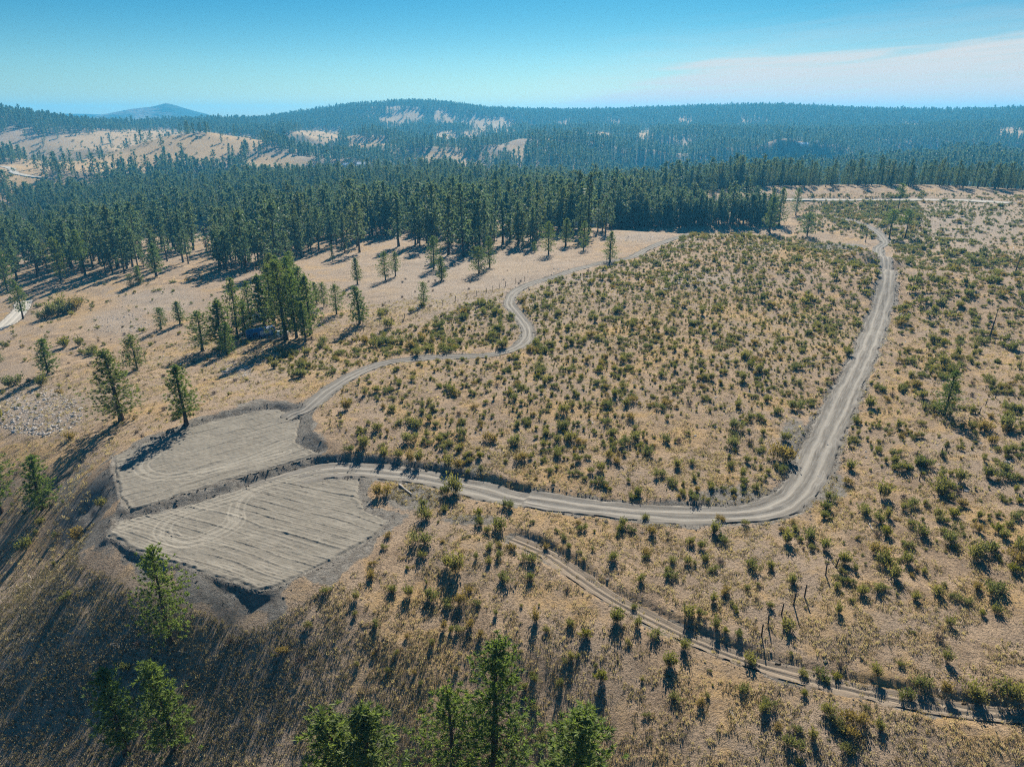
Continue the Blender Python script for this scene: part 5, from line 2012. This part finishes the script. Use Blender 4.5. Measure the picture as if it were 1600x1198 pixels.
tp = on_land([(386, 532), (430, 522)])
ang = math.atan2(tp[1][1] - tp[0][1], tp[1][0] - tp[0][0])
ctr = tp.mean(0)
tl = max(6.5, min(9.0, float(np.linalg.norm(tp[1] - tp[0]))))
tr_ = thing('travel_trailer', 'blue travel trailer with white lettering parked under the pine grove', 'trailer', (ctr[0], ctr[1], min(tp[0][2], tp[1][2])), ang)
hl = tl / 2
rounded_box('body', (-hl, -1.2, .55), (hl, 1.2, 3.0), .32, M_BLUE, tr_)
simple('chassis', (-hl + .2, -1.0, .38), (hl + .5, 1.0, .56), M_METAL, tr_)
for x in (-.5, .5):
    for y in (-1.08, 1.08):
        wheel(tr_, x, y)
simple('roof_vent', (-hl * .5, -.3, 2.995), (-hl * .5 + .6, .3, 3.15), M_WHITE, tr_)
simple('roof_vent', (hl * .1, -.35, 2.995), (hl * .1 + .9, .35, 3.2), M_WHITE, tr_)
simple('roof_vent', (hl * .6, -.3, 2.995), (hl * .6 + .6, .3, 3.13), M_WHITE, tr_)
simple('door', (hl * .55, -1.225, .75), (hl * .55 + .7, -1.19, 2.55), M_BLUE, tr_)
simple('window', (-hl * .6, -1.225, 1.6), (-hl * .6 + 1.2, -1.19, 2.2), M_GLASS, tr_)
cu_ = bpy.data.curves.new('lettering', 'FONT')
cu_.body = 'EXPLORER'
cu_.size = .95
cu_.extrude = .01
cu_.offset = .035
cu_.materials.append(M_WHITE)
lt = bpy.data.objects.new('lettering', cu_)
COL.objects.link(lt)
bpy.context.view_layer.update()
dg = bpy.context.evaluated_depsgraph_get()
lm = bpy.data.meshes.new_from_object(lt.evaluated_get(dg))
bpy.data.objects.remove(lt)
lo = obj('lettering', lm, tr_)
lo.rotation_euler = (math.pi / 2, 0, 0)
lw = max(v.co.x for v in lm.vertices)
lo.location = (-.5, -1.235, 1.35)
lo.scale = (3.4 / lw, 1.45, 1)
print('LETTERS', len(lm.vertices), lw, [m and m.name for m in lm.materials])

cpnt = on_land([(443, 528)])[0]
cg = thing('cargo_trailer', 'small white cargo trailer standing at the right end of the blue trailer', 'trailer', tuple(cpnt), ang - .1)
rounded_box('body', (-1.7, -.9, .5), (1.4, .9, 2.1), .12, M_WHITE, cg, 2)
wheel(cg, -.1, -.95, .33)
wheel(cg, -.1, .95, .33)
simple('drawbar', (1.38, -.06, .5), (2.4, .06, .6), M_METAL, cg)
simple('door', (-1.73, -.75, .65), (-1.69, .75, 1.95), M_METAL, cg)

tsp = on_land([(408, 506)])[0]
ts = thing('tarp_shelter', 'dark blue tarp shelter on poles behind the blue trailer', 'shelter', tuple(tsp), ang)
mb = MB()
mb.add([(-3, -2.2, 2.4), (3, -2.2, 2.4), (3, 0, 3.3), (-3, 0, 3.3), (3, 2.2, 2.4), (-3, 2.2, 2.4), (-3, -2.2, 2.34), (3, -2.2, 2.34), (3, 0, 3.24), (-3, 0, 3.24), (3, 2.2, 2.34), (-3, 2.2, 2.34)],
       [(0, 1, 2, 3), (3, 2, 4, 5), (7, 6, 9, 8), (8, 9, 11, 10), (0, 6, 7, 1), (5, 4, 10, 11), (0, 3, 9, 6), (3, 5, 11, 9), (1, 7, 8, 2), (2, 8, 10, 4)])
obj('tarp', mb.mesh('tarp', M_TARP), ts)
for x in (-2.9, 2.9):
    for y in (-2.1, 2.1):
        m2 = MB()
        m2.tube([(x, y, -.1), (x, y, 2.36)], .04, 6)
        obj('pole', m2.mesh('pole', M_METAL), ts)

# ------------------------------------------------------------------ far houses
M_WALL = mat_plain('pale_siding', (.62, .58, .52), .8, .1, 1, .2)
M_ROOFW = mat_plain('white_metal_roof', (.78, .79, .8), .4, .05, 1, .4)
M_ROOFB = mat_plain('brown_roof', (.22, .15, .12), .8, .15, 1, .2)


def house(u, v, L, Wd, H, rz, roofmat, label):
    p = on_land([(u, v)])[0]
    t = thing('house', label, 'house', (p[0], p[1], p[2] - .3), rz)
    l, w = L / 2, Wd / 2
    simple('wall', (-l, -w, 0), (l, w, H), M_WALL, t)
    mb = MB()
    r_ = w * .55
    mb.add([(-l - .4, -w - .4, H - .1), (l + .4, -w - .4, H - .1), (l + .4, 0, H + r_), (-l - .4, 0, H + r_), (l + .4, w + .4, H - .1), (-l - .4, w + .4, H - .1)],
           [(0, 1, 2, 3), (3, 2, 4, 5), (1, 0, 5, 4), (0, 3, 5, 5), (1, 4, 2, 2)])
    obj('roof', mb.mesh('roof', roofmat), t)
    for x in (-l * .5, l * .35):
        simple('window', (x, -w - .04, H * .4), (x + 1.4, -w - .002, H * .75), M_GLASS, t)


HOUSES = [(448, 334, 14, 9, 4, .2, M_ROOFW, 'white roofed house half hidden in the near forest'), (568, 262, 20, 12, 6, .1, M_ROOFW, 'white house in the valley, larger of two below the bare patch'),
          (543, 262, 13, 9, 5, -.2, M_ROOFW, 'white house in the valley, smaller one to the left'), (1255, 229, 18, 11, 5, 0, M_ROOFW, 'white building at the left side of the forest clearing'),
          (1273, 227, 14, 9, 5, .3, M_ROOFW, 'white building at the right side of the forest clearing'), (818, 184, 24, 14, 7, 0, M_ROOFW, 'pale house high on the ridge left of the cloud bank'),
          (990, 202, 22, 12, 6, .1, M_ROOFW, 'white house between the two small fields on the far slope'), (908, 176, 24, 13, 7, .2, M_ROOFB, 'house on the skyline ridge above the far slope'),
          (520, 176, 22, 12, 6, 0, M_ROOFW, 'pale house among trees on the left skyline')]
for hs in HOUSES:
    house(*hs)

# ------------------------------------------------------------------ air
def haze():
    mb = MB()
    mb.box((-6900, -6900, -90), (6900, 6900, 160))
    m, nt = new_mat('haze_air')
    v = nt.nodes.new('ShaderNodeVolumePrincipled')
    v.inputs['Color'].default_value = (*HAZE_COLOR, 1)
    v.inputs['Density'].default_value = HAZE_DENSITY
    v.inputs['Anisotropy'].default_value = .2
    o = nt.nodes.new('ShaderNodeOutputMaterial')
    nt.links.new(v.outputs[0], o.inputs['Volume'])
    m.cycles.volume_sampling = 'DISTANCE'
    m.cycles.homogeneous_volume = True
    obj('haze', mb.mesh('haze', m), kind='stuff')


haze()

# ------------------------------------------------------------------ labels that would fall together get their place among each other
bpy.context.view_layer.update()
same = {}
for o in scene.objects:
    if o.parent is None and o.get('label'):
        same.setdefault(o['label'], []).append(o)
for lab, os_ in same.items():
    if len(os_) < 2:
        continue
    os_.sort(key=lambda o: float(project(np.array(o.location.x), np.array(o.location.y), np.array(o.location.z))[0]))
    names = {2: ['leftmost', 'rightmost'], 3: ['leftmost', 'middle', 'rightmost'], 4: ['leftmost', 'second from left', 'second from right', 'rightmost'],
             5: ['leftmost', 'second from left', 'middle', 'second from right', 'rightmost']}.get(len(os_))
    if names is None:
        os_.sort(key=lambda o: o.location.y)
        names = ['nearest'] + ['between'] * (len(os_) - 2) + ['farthest']
    for o, w in zip(os_, names):
        o['label'] = lab + ', ' + w if len((lab + ' ' + w).split()) <= 16 else lab.replace(' in the ', ' in ').replace(' at the ', ' at ').replace(' on the ', ' on ') + ', ' + w
print('LONG', [o['label'] for o in scene.objects if o.get('label') and len(o['label'].split()) > 16][:5])
